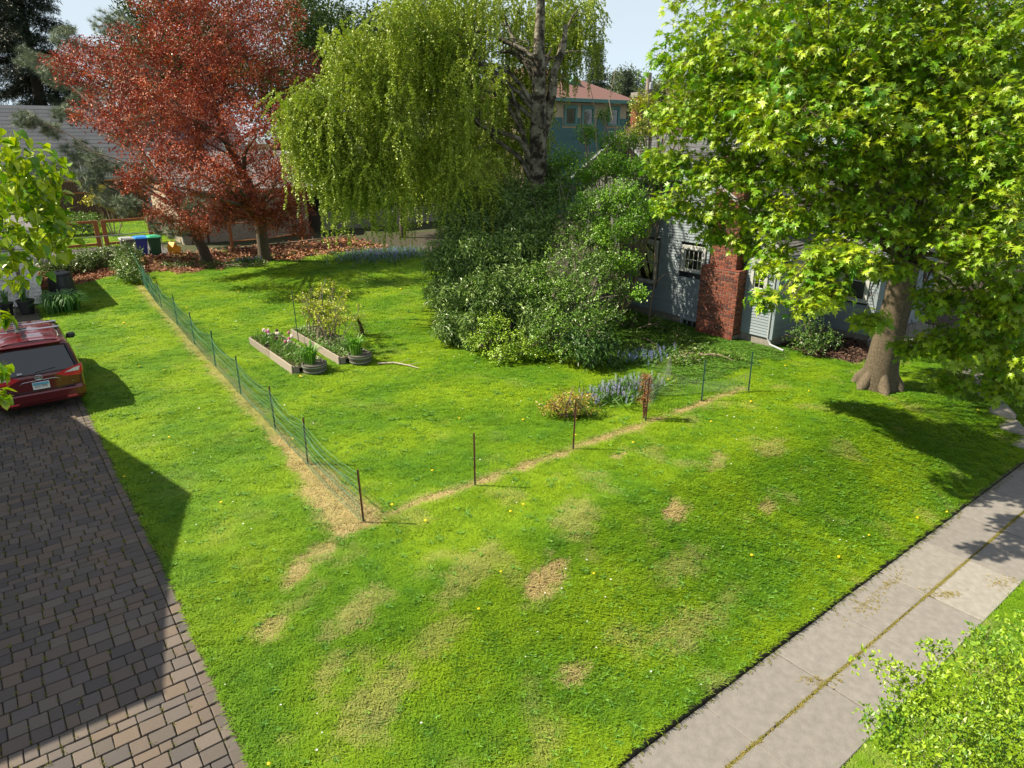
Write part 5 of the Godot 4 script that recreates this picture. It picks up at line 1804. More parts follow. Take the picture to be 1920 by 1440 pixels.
func build_yard_things() -> void:
	# wooden gate with wire infill at the back lane
	var g := thing("wooden_gate", "two leaf orange stained wooden gate frame across the back lane", "gate", Vector3(6.0, 0, -50.0))
	for s in [[-3.2, -0.12], [0.12, 2.9]]:
		var leaf := Node3D.new()
		leaf.name = "gate_leaf"
		g.add_child(leaf, true)
		for k in [[s[0], s[0] + 0.18], [s[1] - 0.18, s[1]]]:
			var b := MB.new()
			b.box(Vector3((k[0] + k[1]) * 0.5, 0.88, 0), Vector3(0.26, 1.6, 0.09), 0.01)
			part(leaf, "stile", b, M.cedar)
		for y in [1.6, 0.22]:
			var b := MB.new()
			b.box(Vector3((s[0] + s[1]) * 0.5, y, 0.003), Vector3(s[1] - s[0] - 0.36, 0.16, 0.08), 0.01)
			part(leaf, "rail", b, M.cedar)
		var wn := MB.new()
		for k in 16:
			var x := lerpf(s[0] + 0.2, s[1] - 0.2, k / 15.0)
			wn.bar(Vector3(x, 0.3, 0), Vector3(x, 1.52, 0), 0.006, 0.006)
		for k in 8:
			wn.bar(Vector3(s[0] + 0.2, 0.36 + 0.15 * k, 0.007), Vector3(s[1] - 0.2, 0.36 + 0.15 * k, 0.007), 0.006, 0.006)
		var wo := part(leaf, "wire_infill", wn, M.wire_grey)
		wo.set_meta("kind", "stuff")
	var gp := MB.new()
	gp.box(Vector3(3.1, 0.9, 0), Vector3(0.2, 1.85, 0.2), 0.015)
	part(g, "gate_post", gp, M.cedar)
	# pipe rail in front of the lane
	var pr := thing("pipe_rail", "thin dark metal pipe rail on two posts in front of the wooden gate", "railing", Vector3(5.6, 0, -46.5))
	var b := MB.new()
	b.tube([Vector3(-3.2, 1.05, 0), Vector3(3.2, 1.17, 0)], [0.03, 0.03], 6)
	part(pr, "rail", b, M.wire_grey)
	for x in [-3.1, -0.05, 3.1]:
		var p := MB.new()
		p.tube([Vector3(x, 0, 0), Vector3(x, 1.1 + 0.02 * x, 0)], [0.03, 0.03], 6)
		part(pr, "post", p, M.wire_grey)
	# wheeled bins
	var bins := [[6.58, "grey", lin(0.10, 0.105, 0.115), lin(0.30, 0.31, 0.33)], [7.3, "blue", lin(0.03, 0.05, 0.32), lin(0.02, 0.20, 0.62)], [8.02, "green", lin(0.02, 0.10, 0.045), lin(0.03, 0.36, 0.19)]]
	for k in bins:
		var t := thing("wheeled_bin", "%s lidded wheeled refuse bin in the row beside the back fence" % k[1], "bin", Vector3(k[0], 0.02, -45.0), rf(-0.06, 0.06), "wheeled refuse bins")
		var m := mat(k[2], 0.5)
		var body := MB.new()
		var lo := [Vector3(-0.24, 0.06, -0.28), Vector3(0.24, 0.06, -0.28), Vector3(0.24, 0.06, 0.26), Vector3(-0.24, 0.06, 0.26)]
		var hi := [Vector3(-0.32, 1.0, -0.38), Vector3(0.32, 1.0, -0.38), Vector3(0.32, 1.0, 0.34), Vector3(-0.32, 1.0, 0.34)]
		for i in 4:
			var j := (i + 1) % 4
			body.quad(lo[i], lo[j], hi[j], hi[i], (lo[i] + lo[j]) * Vector3(1, 0, 1))
		body.quad(lo[0], lo[1], lo[2], lo[3], Vector3.DOWN)
		body.box(Vector3(0, 0.96, -0.02), Vector3(0.69, 0.06, 0.77), 0.02)
		for x in [-0.16, 0.0, 0.16]:
			body.bar(Vector3(x * 0.8, 0.12, 0.275), Vector3(x, 0.9, 0.34), 0.03, 0.02, 0.004)
		part(t, "body", body, m)
		var lid := MB.new()
		lid.cbox(Transform3D(Basis(Vector3.RIGHT, 0.06), Vector3(0, 1.04, 0.0)), Vector3(0.72, 0.09, 0.80), 0.035)
		lid.cbox(Transform3D(Basis(Vector3.RIGHT, 0.06), Vector3(0, 1.09, 0.0)), Vector3(0.5, 0.05, 0.56), 0.02)
		part(t, "lid", lid, mat(k[3], 0.4))
		var hd := MB.new()
		hd.tube([Vector3(-0.26, 0.98, -0.40), Vector3(-0.26, 1.03, -0.47), Vector3(0.26, 1.03, -0.47), Vector3(0.26, 0.98, -0.40)], [0.018, 0.018, 0.018, 0.018], 6)
		part(t, "handle", hd, m)
		for sx in [-1.0, 1.0]:
			var wl := MB.new()
			wl.lathe(Vector3.ZERO, [Vector2(0, -0.03), Vector2(0.13, -0.03), Vector2(0.13, 0.03), Vector2(0, 0.03)], 14)
			var o := part(t, "wheel", wl, M.rubber)
			o.transform = Transform3D(Basis(Vector3.BACK, PI / 2), Vector3(0.29 * sx, 0.13, -0.28))
	var cr := thing("yellow_tote", "small bright yellow plastic tote beside the green bin", "tote", Vector3(8.95, 0.0, -44.6))
	var crm := MB.new()
	crm.prism(Transform3D(Basis(Vector3.UP, 0.5), Vector3(0, 0, 0)), PackedVector2Array([Vector2(-0.24, 0.02), Vector2(0.24, 0.02), Vector2(0.3, 0.4), Vector2(0.06, 0.5), Vector2(-0.1, 0.72), Vector2(-0.3, 0.42)]), 0.45)
	part(cr, "body", crm, mat(lin(0.75, 0.33, 0.01), 0.5))
	var crh := MB.new()
	crh.tube([Vector3(-0.1, 0.45, 0.25), Vector3(0, 0.62, 0.3), Vector3(0.1, 0.45, 0.28)], [0.012, 0.012, 0.012], 6)
	part(cr, "handle", crh, M.plastic_black)
	# black composter
	var co := thing("compost_bin", "round black plastic compost bin beside the white garage", "compost bin", Vector3(2.4, 0, -36.2))
	var cm := MB.new()
	cm.lathe(Vector3.ZERO, [Vector2(0.0, 0.0), Vector2(0.55, 0.0), Vector2(0.50, 0.35), Vector2(0.52, 0.36), Vector2(0.44, 0.8), Vector2(0.46, 0.82), Vector2(0.42, 0.84), Vector2(0.0, 0.84)], 20)
	part(co, "drum", cm, M.plastic_black)
	var cl := MB.new()
	cl.lathe(Vector3(0, 0.84, 0), [Vector2(0.45, 0.0), Vector2(0.43, 0.06), Vector2(0.2, 0.12), Vector2(0.08, 0.13), Vector2(0.07, 0.17), Vector2(0.0, 0.17)], 20)
	part(co, "lid", cl, M.plastic_black)
	# pots by the garage
	for k in [[0.2, -32.9, 0.26, "black"], [0.85, -32.7, 0.3, "large black"], [-0.2, -32.3, 0.2, "pale grey"]]:
		var t := thing("plant_pot", "%s plant pot standing in front of the white garage door" % k[3], "pot", Vector3(k[0], 0, k[1]))
		var pm := MB.new()
		var r: float = k[2]
		pm.lathe(Vector3.ZERO, [Vector2(0, 0), Vector2(r * 0.75, 0), Vector2(r, r * 1.6), Vector2(r * 1.08, r * 1.62), Vector2(r * 1.08, r * 1.78), Vector2(r * 0.95, r * 1.78), Vector2(r * 0.9, r * 1.5), Vector2(0, r * 1.5)], 16)
		part(t, "pot", pm, M.plastic_black if k[3] != "pale grey" else M.trim)
		blade_clump(t, "leaves", Vector3(0, r * 1.5, 0), 36, 0.6, 0.45, 0.03, Color(0.05, 0.14, 0.03), Color(0.10, 0.22, 0.05), 0.6)
	# cedar post and rail fence before the cream garage, with low edging boards
	var cf := thing("cedar_fence", "orange cedar post and rail fence in front of the cream garage", "fence", Vector3(12.0, 0, -43.8))
	var ps := [Vector3(0.05, 0, 0), Vector3(2.2, 0, -0.05), Vector3(5.0, 0, -1.2)]
	for p in ps:
		var m := MB.new()
		m.box(p + Vector3(0, 0.85, 0), Vector3(0.16, 1.7, 0.16), 0.012)
		part(cf, "post", m, M.cedar)
	for i in 2:
		for y in [1.62, 0.55]:
			var m := MB.new()
			m.bar(ps[i] + Vector3(0.08, y, 0), ps[i + 1] + Vector3(-0.08, y, 0), 0.10, 0.05, 0.006)
			part(cf, "rail", m, M.cedar)
	var eb := thing("timber_edging", "low reddish timber edging board below the cedar fence", "edging", Vector3(12.0, 0, -43.3))
	for i in 4:
		var m := MB.new()
		m.bar(Vector3(0.1 + 2.1 * i, 0.16, -0.35 * i), Vector3(2.18 + 2.1 * i, 0.16, -0.35 * (i + 1)), 0.32, 0.06, 0.008)
		part(eb, "board", m, M.cedar_dark)
		var k := MB.new()
		k.box(Vector3(1.1 + 2.1 * i, 0.16, -0.35 * i - 0.1), Vector3(0.05, 0.36, 0.05), 0.004)
		part(eb, "stake", k, M.old_wood[0])
	# tall board fence at the far side of the back lawn
	var bf := thing("board_fence", "tall dark brown board fence behind the small back lawn", "fence", Vector3(-2.0, 0, -66))
	for k in 70:
		var m := MB.new()
		m.box(Vector3(0.2 * k, 1.6 + rf(-0.03, 0.03), 0.01 * (k % 2)), Vector3(0.192, 3.2, 0.025), 0.004)
		part(bf, "plank", m, M.cedar_dark)
	for y in [3.2, 2.3]:
		var m := MB.new()
		m.box(Vector3(7, y, 0.06), Vector3(14.1, 0.12, 0.06), 0.008)
		part(bf, "rail", m, M.cedar)

const MAPLE_CROWN := [[12.74,8.04,-10.15,1.12],[12.87,7.98,-9.19,1.38],[13.25,8.03,-8.25,1.50],[14.13,7.93,-7.53,1.50],[15.20,7.93,-6.71,1.50],[15.72,7.89,-5.79,1.62],[12.48,7.05,-10.40,0.62],[12.72,6.83,-9.78,0.88],[12.73,6.97,-8.83,1.06],[12.28,6.98,-7.51,1.12],[13.11,6.85,-6.81,1.12],[14.68,6.95,-6.49,1.00],[14.81,6.85,-5.50,1.38],[15.29,6.20,-4.84,1.25],[12.81,6.10,-10.88,0.56],[12.98,5.89,-10.16,0.75],[12.97,5.92,-9.18,0.88],[13.02,5.96,-8.15,1.00],[13.10,5.90,-7.06,0.94],[14.09,5.89,-6.63,0.75],[14.76,5.56,-4.96,1.25],[16.08,5.82,-6.57,0.75],[13.20,5.06,-10.95,0.47],[13.57,4.97,-10.29,0.62],[13.37,5.07,-9.15,0.75],[12.91,5.05,-7.82,0.75],[13.04,5.07,-6.89,0.75],[13.39,5.17,-6.16,0.62],[14.29,4.83,-4.98,0.94],[14.84,4.55,-4.43,1.00],[15.87,4.87,-6.30,0.62],[13.86,4.41,-10.14,0.40],[13.54,4.38,-9.03,0.45],[12.57,4.29,-7.73,0.45],[11.75,4.23,-6.65,0.45],[11.86,3.96,-6.11,0.35],[12.33,4.50,-6.00,0.47],[10.52,3.99,-6.48,0.22],[12.84,3.39,-5.77,0.25],[11.06,3.87,-6.18,0.28],[14.96,3.54,-5.55,0.50],[14.87,3.71,-4.69,0.81],[15.31,3.51,-4.27,0.75],[15.13,2.66,-5.35,0.47],[15.07,2.70,-4.74,0.50],[15.35,2.68,-4.19,0.62],[15.49,1.80,-5.01,0.38],[15.82,1.84,-4.44,0.40],[15.96,1.92,-4.04,0.38],[15.11,2.41,-5.92,0.25],[12.04,4.59,-6.26,0.44],[13.80,4.23,-6.08,0.44],[14.40,9.31,-10.30,1.88],[14.59,9.19,-8.43,2.00],[15.95,9.19,-7.38,2.00],[17.27,8.99,-6.27,2.00],[17.49,7.74,-11.40,1.75],[21.23,8.15,-11.24,2.25],[23.81,8.20,-10.12,2.50],[23.89,7.39,-8.01,2.25],[15.78,7.58,-11.80,1.00],[21.66,4.75,-5.99,1.88],[21.42,2.18,-5.00,1.88],[19.10,6.42,-8.72,1.25]]
const LAUREL := [[14.13,3.58,-21.30,1.06],[15.63,3.69,-21.03,1.19],[12.91,2.45,-20.54,0.88],[13.81,2.45,-19.85,1.12],[14.90,2.58,-19.41,1.12],[12.45,1.35,-19.55,0.88],[13.33,1.40,-18.56,1.12],[14.42,1.69,-18.19,1.00],[11.85,0.56,-18.81,0.62],[12.26,0.58,-18.00,0.69],[15.86,3.03,-19.71,1.12],[15.68,4.37,-22.48,0.75],[16.90,4.34,-22.03,0.88],[17.48,3.94,-21.40,1.00],[14.01,0.91,-16.81,0.75],[12.33,1.50,-20.38,0.50],[18.62,4.89,-21.80,0.88]]
const THICKET := [[14.51,1.90,-16.88,1.06],[14.88,1.87,-15.74,0.94],[13.59,1.07,-15.53,0.75],[14.13,1.17,-14.66,0.69],[15.29,1.32,-14.68,0.50],[15.85,2.79,-17.10,1.06],[16.76,3.58,-19.28,1.06],[13.09,0.61,-15.70,0.56],[13.38,0.52,-14.77,0.50],[16.05,2.56,-16.00,0.75],[16.81,3.73,-17.63,0.88],[16.14,1.96,-15.32,0.50],[17.71,4.45,-19.79,1.00]]
const CAMELLIA := [[13.70,0.63,-14.07,0.50],[14.24,0.78,-14.06,0.44],[13.67,0.67,-14.61,0.44]]
const LIMEBUSH := [[12.36,0.94,-17.08,0.56],[11.78,0.53,-17.01,0.47],[12.42,0.53,-16.18,0.56],[11.94,0.29,-16.10,0.38],[12.77,0.41,-15.69,0.44]]
const HAZEL := [[17.07,4.26,-17.67,0.81],[18.03,4.60,-17.10,0.88],[18.60,5.60,-18.79,0.75],[19.34,5.42,-18.14,0.69],[16.86,3.47,-16.63,0.75],[17.65,3.81,-16.18,0.62],[18.35,4.22,-16.00,0.50],[20.96,5.74,-18.72,0.62],[17.90,5.23,-19.16,0.62],[16.64,2.73,-15.62,0.56],[16.40,1.85,-14.74,0.31],[20.03,6.32,-19.70,0.62],[20.14,4.87,-17.27,0.50],[18.44,5.74,-20.66,0.62],[20.22,6.71,-21.41,0.50],[21.84,7.45,-22.19,0.38],[21.60,6.41,-20.21,0.44],[19.61,5.45,-17.11,0.50],[20.02,5.27,-16.71,0.38]]
const GOLDTREE := [[26.30,8.04,-24.06,0.75],[25.76,6.96,-23.14,0.75],[24.99,6.60,-23.57,0.62],[26.93,7.68,-23.41,0.62],[29.33,8.21,-23.50,1.00],[29.99,9.30,-25.16,0.75]]
const RED_CROWN := [[9.28,6.48,-38.08,2.25],[7.63,8.07,-35.88,1.88],[6.47,8.59,-38.70,1.75],[5.24,9.30,-39.96,1.12],[4.55,9.76,-40.70,0.75],[11.23,8.75,-38.46,2.25],[11.02,6.95,-33.61,1.75],[6.38,5.88,-32.49,1.38],[5.74,7.04,-35.19,1.25],[4.94,7.49,-36.85,0.94],[8.29,5.02,-31.47,1.38],[6.75,4.44,-31.54,1.12],[6.99,3.14,-36.64,0.75],[7.86,2.71,-36.60,0.75],[11.34,4.88,-32.42,1.38],[11.27,3.13,-36.70,1.25],[13.24,3.07,-36.00,1.12],[9.74,2.94,-36.95,1.12],[9.95,10.44,-39.39,2.12],[12.99,10.92,-39.79,2.25],[15.03,9.99,-39.47,2.00],[7.71,10.37,-40.23,1.75],[12.85,13.39,-41.87,2.38],[10.18,12.90,-42.01,2.00],[15.20,12.79,-41.47,2.00],[14.93,5.38,-37.44,1.12],[5.81,4.73,-34.91,0.81],[15.38,7.84,-39.06,1.62],[5.98,10.44,-42.44,1.12],[10.77,8.07,-41.02,2.25],[12.74,2.74,-37.07,1.00],[8.77,2.27,-36.55,0.62],[10.95,3.65,-37.18,1.25],[13.19,3.86,-36.39,1.25],[11.96,2.29,-36.62,0.88],[13.46,1.94,-36.15,0.75],[10.69,4.42,-37.73,1.12],[9.18,5.45,-39.36,1.62],[12.43,5.40,-38.53,1.62]]
const PINE_CROWN := [[3.21,7.40,-46.52,0.62],[4.17,6.87,-46.37,0.56],[5.24,7.70,-46.77,0.75],[5.25,5.64,-45.82,0.94],[5.95,5.11,-44.20,0.88],[4.37,4.81,-46.12,0.69],[5.32,4.30,-44.32,0.75],[5.82,3.49,-43.56,0.69],[6.54,3.14,-42.01,0.75],[7.62,2.24,-40.43,0.69],[8.01,1.89,-39.47,0.56],[6.36,8.73,-48.07,1.00],[5.41,9.87,-49.32,1.00],[7.82,10.50,-48.59,1.12],[4.54,10.86,-52.11,0.88],[9.20,3.01,-39.90,0.62],[8.08,6.74,-45.83,1.12],[9.55,9.98,-47.86,1.25],[6.47,11.74,-51.04,1.12],[8.65,12.62,-49.77,1.12]]
const PEAR := [[0.35,6.46,-6.36,0.25],[0.47,6.38,-6.40,0.19],[0.27,6.24,-6.32,0.28],[0.43,6.13,-6.32,0.21],[0.25,6.02,-6.23,0.30],[0.42,5.93,-6.23,0.19],[0.26,5.83,-6.14,0.21],[0.47,6.02,-6.41,0.16],[0.09,5.75,-6.06,0.18],[0.26,6.55,-6.31,0.21],[-0.01,5.45,-5.84,0.06],[-0.09,5.19,-5.44,0.07],[-0.12,5.06,-5.25,0.06],[0.12,5.91,-6.28,0.25],[0.54,6.27,-6.47,0.11],[0.39,6.26,-6.57,0.25],[0.45,5.79,-6.31,0.09],[0.15,5.59,-6.28,0.07]]
const STREETSHRUB := [[6.33,1.69,-1.27,0.45],[6.29,1.63,-1.60,0.30],[6.89,1.83,-1.23,0.40],[6.19,1.66,-1.86,0.18],[6.15,1.69,-2.07,0.12],[6.09,1.69,-2.21,0.07],[6.78,1.72,-1.77,0.16],[7.17,1.78,-1.49,0.21],[5.86,1.53,-1.55,0.30],[5.99,1.34,-1.20,0.53],[6.66,1.46,-0.90,0.56],[7.73,1.73,-1.38,0.19],[6.01,1.49,-1.75,0.20],[5.73,1.36,-1.74,0.18],[5.79,1.40,-1.88,0.10]]

func v3(L: Array) -> Vector3:
	return Vector3(L[0], L[1], L[2])

func tree_root(called: String, label: String, category: String, at: Vector3, group := "") -> Node3D:
	return thing(called, label, category, at, 0.0, group)

func shifted(lumps: Array, at: Vector3) -> Array:
	var o := []
	for L in lumps:
		o.append([L[0] - at.x, L[1] - at.y, L[2] - at.z, L[3]])
	return o

func build_maple() -> void:
	var at := Vector3(19.08, land(19.08, -8.02) - 0.05, -8.02)
	var t := tree_root("maple_tree", "large lime green maple with a thick grey trunk beside the blue house", "tree", at)
	var lumps := shifted(MAPLE_CROWN, at)
	var b := MB.new()
	var trunk := [Vector3(0, -0.1, 0), Vector3(0.0, 0.25, 0), Vector3(0.03, 0.7, 0), Vector3(0.05, 1.5, 0.02), Vector3(0.12, 2.6, 0.05), Vector3(0.2, 3.6, 0.0), Vector3(0.3, 5.2, -0.1), Vector3(0.45, 7.0, -0.1), Vector3(0.4, 9.5, 0.1), Vector3(0.5, 12.0, 0.1)]
	b.tube(trunk, [0.60, 0.50, 0.42, 0.38, 0.35, 0.37, 0.28, 0.22, 0.15, 0.05], 18, Color.WHITE, false)
	# root flare
	for k in 6:
		var a := k * 1.05 + 0.3
		var d := Vector3(cos(a), 0, sin(a))
		b.tube([d * 0.25 + Vector3(0, 0.6, 0), d * 0.5 + Vector3(0, 0.18, 0), d * rf(0.6, 0.78) + Vector3(0, -0.06, 0)], [0.12, 0.17, 0.06], 8, Color.WHITE, false)
	# two big stems from the fork
	b.tube(bend_path(Vector3(0.15, 3.3, 0), Vector3(1.4, 9.0, -1.2), 0.03, 7), taper(7, 0.24, 0.08), 10, Color.WHITE, false)
	b.tube(bend_path(Vector3(0.15, 3.0, 0), Vector3(-1.6, 9.0, -1.0), 0.04, 7), taper(7, 0.22, 0.08), 10, Color.WHITE, false)
	limbs(b, trunk.slice(3), lumps, 0.10, 5, 0.10, 2.0)
	part(t, "trunk", b, M.grey_bark)
	var xs := []
	var cs := []
	for L in lumps:
		var r: float = L[3]
		var n := int(100.0 * pow(r, 2.0)) + 24
		lump(xs, cs, v3(L), Vector3(r, r * 0.72, r), n, Vector2(0.7, 1.1), Color(0.085, 0.255, 0.008), Color(0.35, 0.475, 0.014), 0.25, 0.7)
	# a handful of clusters per limb are sunny yellow green
	var sprays := [maple_spray(91, 7, 0.155, true), maple_spray(92, 8, 0.14, false), maple_spray(93, 6, 0.175, false)]
	var order := []
	for i in xs.size():
		order.append([(xs[i].origin + at).distance_to(Vector3(0, 6.6, 0)), i])
	order.sort_custom(func(p, q): return p[0] < q[0])
	var tints := []
	for k in 4:
		var m := leafy(0.42, 0.8)
		m.albedo_color = Color(0.085, 0.255, 0.008).lerp(Color(0.35, 0.475, 0.014), k / 3.0).linear_to_srgb()
		tints.append(m)
	var rx := [[], [], []]
	var rc := [[], [], []]
	for j in order.size():
		var i: int = order[j][1]
		if j < 260:
			var o := put(t, "leaf_cluster", sprays[i % 3], tints[clampi(int((cs[i].r - 0.085) / 0.265 * 4.0), 0, 3)])
			o.transform = xs[i]
		else:
			rx[i % 3].append(xs[i])
			rc[i % 3].append(cs[i])
	for k in 3:
		many(t, "crown", sprays[k], M.maple_leaf, rx[k], rc[k])

func build_birch() -> void:
	var at := Vector3(17.75, 0, -21.5)
	var t := tree_root("weeping_birch", "big weeping birch with white trunk and long hanging green strands", "tree", at)
	var b := MB.new()
	var trunk := [Vector3(0, -0.1, 0), Vector3(0, 1.5, 0), Vector3(0.05, 3.5, 0), Vector3(0, 6.0, 0), Vector3(-0.05, 8.0, 0.1), Vector3(0.0, 10.0, 0), Vector3(0.15, 12.5, 0)]
	b.tube(trunk, [0.52, 0.42, 0.38, 0.34, 0.27, 0.2, 0.08], 14, Color.WHITE, false)
	b.tube(bend_path(Vector3(0, 6.2, 0), Vector3(0.9, 10.5, 0.5), 0.02, 6), taper(6, 0.24, 0.08), 8, Color.WHITE, false)
	var right := Vector3(0.7934, 0, 0.6088)
	var fwd := Vector3(0.6088, 0, -0.7934)
	var ends := []
	for k in 15:
		var l := -rf(1.5, 7.6)
		if k % 6 == 0:
			l = rf(0.2, 2.2)
		var e := right * l + fwd * rf(-2.6, 3.4) * clampf(absf(l) / 4.0, 0.4, 1.0) + Vector3(0, lerpf(10.5, 6.6, clampf(-l / 9.0, 0, 1)) + rf(-1.6, 1.4), 0)
		ends.append(e)
		var h := rf(4.3, 9.5)
		e.y = maxf(e.y, h + 0.6)
		var path := bend_path(Vector3(0, h, 0), e, 0.16, 8, 0.1)
		b.tube(path, taper(8, 0.11, 0.02), 6, Color.WHITE, false)
		for j in 4:
			var p: Vector3 = path[2 + j % 6]
			var q := p + Vector3(rf(-1.2, 1.2), rf(-0.2, 0.7), rf(-1.2, 1.2))
			b.tube(bend_path(p, q, 0.2, 4), taper(4, 0.03, 0.008), 4, Color.WHITE, false)
	part(t, "trunk", b, M.birch_bark)
	var segs := [strand(0.75, 44, 0.07, 101), strand(0.75, 40, 0.074, 102), strand(0.6, 34, 0.068, 103)]
	var xs := [[], [], []]
	var cs := [[], [], []]
	# hanging sprays gathered on boughs, so that light falls through between them
	var boughs := []
	for k in 155:
		var l := -pow(rng.randf(), 0.8) * 8.3
		if k % 7 == 0:
			l = rf(-1.2, 2.0)
		var lim := clampf(-l / 8.3, 0, 1)
		var dep := rf(-1, 1)
		if l > -1.7 and dep < 0.2:
			dep = rf(0.25, 1.0)
		var hem := 4.35 + 1.9 * sstep(0.30, 0.0, lim) + 2.3 * sstep(0.84, 1.0, lim)
		if l > 0:
			hem = 8.2 + l
		var roof := lerpf(13.4, 9.0, lim * lim) - absf(dep) * 1.0
		var c := right * l + fwd * (dep * 3.3 * sqrt(maxf(0.08, 1.0 - pow(lim, 3.0))) + 1.0 - 3.6 * lim * lim)
		boughs.append([Vector3(c.x, lerpf(hem + 0.4, roof, pow(rng.randf(), 0.9)), c.z), rf(0.55, 1.05), hem])
	for g in boughs:
		var tone := rng.randf()
		for s in int(20.0 + 16.0 * rng.randf()):
			var a := rng.randf() * TAU
			var d: Vector3 = Vector3(cos(a), 0, sin(a)) * sqrt(rng.randf()) * g[1]
			var q: Vector3 = g[0] + d * 1.25 + Vector3(0, rf(-0.25, 0.35) - d.length() * 0.35, 0)
			var base := Color(0.21, 0.33, 0.018).lerp(Color(0.42, 0.52, 0.07), clampf(0.5 * tone + 0.6 * rng.randf(), 0, 1))
			var n := rng.randi_range(1, 4)
			for k in n:
				if q.y < g[2] - 0.9:
					break
				var m := rng.randi() % 3
				xs[m].append(Transform3D((Basis(Vector3.UP, rng.randf() * TAU) * Basis(Vector3.RIGHT, rf(-0.15, 0.15) + (0.8 if k == 0 else 0.0))).scaled(Vector3.ONE * rf(0.85, 1.2)), q))
				cs[m].append(base * rf(0.9, 1.1))
				q += Vector3(rf(-0.07, 0.07), -0.6, rf(-0.07, 0.07))
	for k in 3:
		many(t, "crown", segs[k], M.leaf, xs[k], cs[k])

func build_red_trees() -> void:
	var at := Vector3(12.34, 0, -38.81)
	var t := tree_root("red_leaf_tree", "copper red leaved tree with a pale lichened trunk at the back of the lawn", "tree", at)
	var lumps := shifted(RED_CROWN, at)
	var b := MB.new()
	var trunk := [Vector3(0, -0.1, 0), Vector3(0, 0.5, 0), Vector3(0.0, 1.6, 0), Vector3(-0.1, 2.8, 0), Vector3(-0.3, 4.2, -0.3), Vector3(-0.9, 6.0, -0.8), Vector3(-1.2, 8.0, -1.5), Vector3(-1.3, 11.0, -2)]
	b.tube(trunk, [0.42, 0.33, 0.31, 0.30, 0.24, 0.2, 0.14, 0.05], 12, Color.WHITE, false)
	limbs(b, trunk.slice(2), lumps, 0.09, 6, 0.05, 0.6)
	part(t, "trunk", b, M.grey_bark)
	var xs := []
	var cs := []
	for L in lumps:
		var r: float = L[3]
		lump(xs, cs, v3(L), Vector3(r, r * 0.75, r), int(100.0 * pow(r, 2.0)) + 24, Vector2(0.75, 1.3), Color(0.085, 0.017, 0.013), Color(0.46, 0.085, 0.032), 0.26, 0.7)
		lump(xs, cs, v3(L), Vector3(r, r * 0.75, r), int(30.0 * pow(r, 2.0)), Vector2(0.75, 1.3), Color(0.36, 0.07, 0.025), Color(0.60, 0.19, 0.05), 0.26, 0.7)
	for L in lumps:
		if L[1] < 3.8:
			var r: float = L[3]
			lump(xs, cs, v3(L), Vector3(r, r * 0.7, r), 36, Vector2(0.6, 1.0), Color(0.20, 0.07, 0.02), Color(0.36, 0.17, 0.03), 0.1, 0.6)
	many(t, "crown", spray(11, 0.115, 0.055, 0.30, 0.0, false, 111), M.red_leaf, xs, cs)
	# the pine that leans beside it
	var pa := Vector3(9.57, 0, -39.87)
	var p := tree_root("pine_tree", "grey green pine with a leaning dark trunk in front of the cream garage", "tree", pa)
	var pl := shifted(PINE_CROWN, pa)
	var pb := MB.new()
	var pt := [Vector3(0, -0.1, 0), Vector3(-0.12, 0.8, 0), Vector3(-0.6, 2.2, -0.2), Vector3(-1.3, 4.0, -1.0), Vector3(-2.2, 6.5, -3.0), Vector3(-2.7, 8.0, -4.4)]
	pb.tube(pt, [0.34, 0.28, 0.25, 0.2, 0.15, 0.05], 10, Color.WHITE, false)
	limbs(pb, pt.slice(1), pl, 0.085, 6, 0.03, 0.3)
	part(p, "trunk", pb, M.bark)
	xs = []
	cs = []
	for L in pl:
		var r: float = L[3]
		lump(xs, cs, v3(L), Vector3(r, r * 0.8, r), int(40.0 * r * r) + 22, Vector2(0.8, 1.3), Color(0.09, 0.135, 0.08), Color(0.27, 0.33, 0.21), 0.0, 0.9)
	many(p, "crown", tuft(80, 0.36, 121), M.needle, xs, cs)

func bush(called: String, label: String, category: String, lumps: Array, stem_mat: Material, mesh: ArrayMesh, m: Material, per: float, size: Vector2, a: Color, b: Color, squash := 0.9, twigs := 5, gap := 0.05, thick := 0.05) -> Node3D:
	var c := Vector3.ZERO
	for L in lumps:
		c += v3(L)
	c /= lumps.size()
	var at := Vector3(c.x, land(c.x, c.z), c.z)
	var t := tree_root(called, label, category, at)
	var ls := shifted(lumps, at)
	var sb := MB.new()
	for L in ls:
		if L[3] < 0.21 and thick < 0.02:
			continue
		var q := v3(L)
		var root := Vector3(q.x * 0.15, -0.05, q.z * 0.15)
		sb.tube(bend_path(root, q, 0.05, 6, 0.1), taper(6, thick, thick * 0.25), 6, Color.WHITE, false)
		for k in twigs:
			sb.tube(bend_path(root.lerp(q, rf(0.35, 0.9)), q + Vector3(rf(-1, 1), rf(-0.8, 1), rf(-1, 1)) * L[3] * 1.02, 0.03, 4), taper(4, thick * 0.35, thick * 0.1), 4, Color.WHITE, false)
	part(t, "stems", sb, stem_mat)
	var xs := []
	var cs := []
	for L in ls:
		var r: float = L[3]
		lump(xs, cs, v3(L), Vector3(r, r * squash, r), int(per * r * r) + 8, size, a, b, gap, 0.6)
	many(t, "crown", mesh, m, xs, cs)
	return t

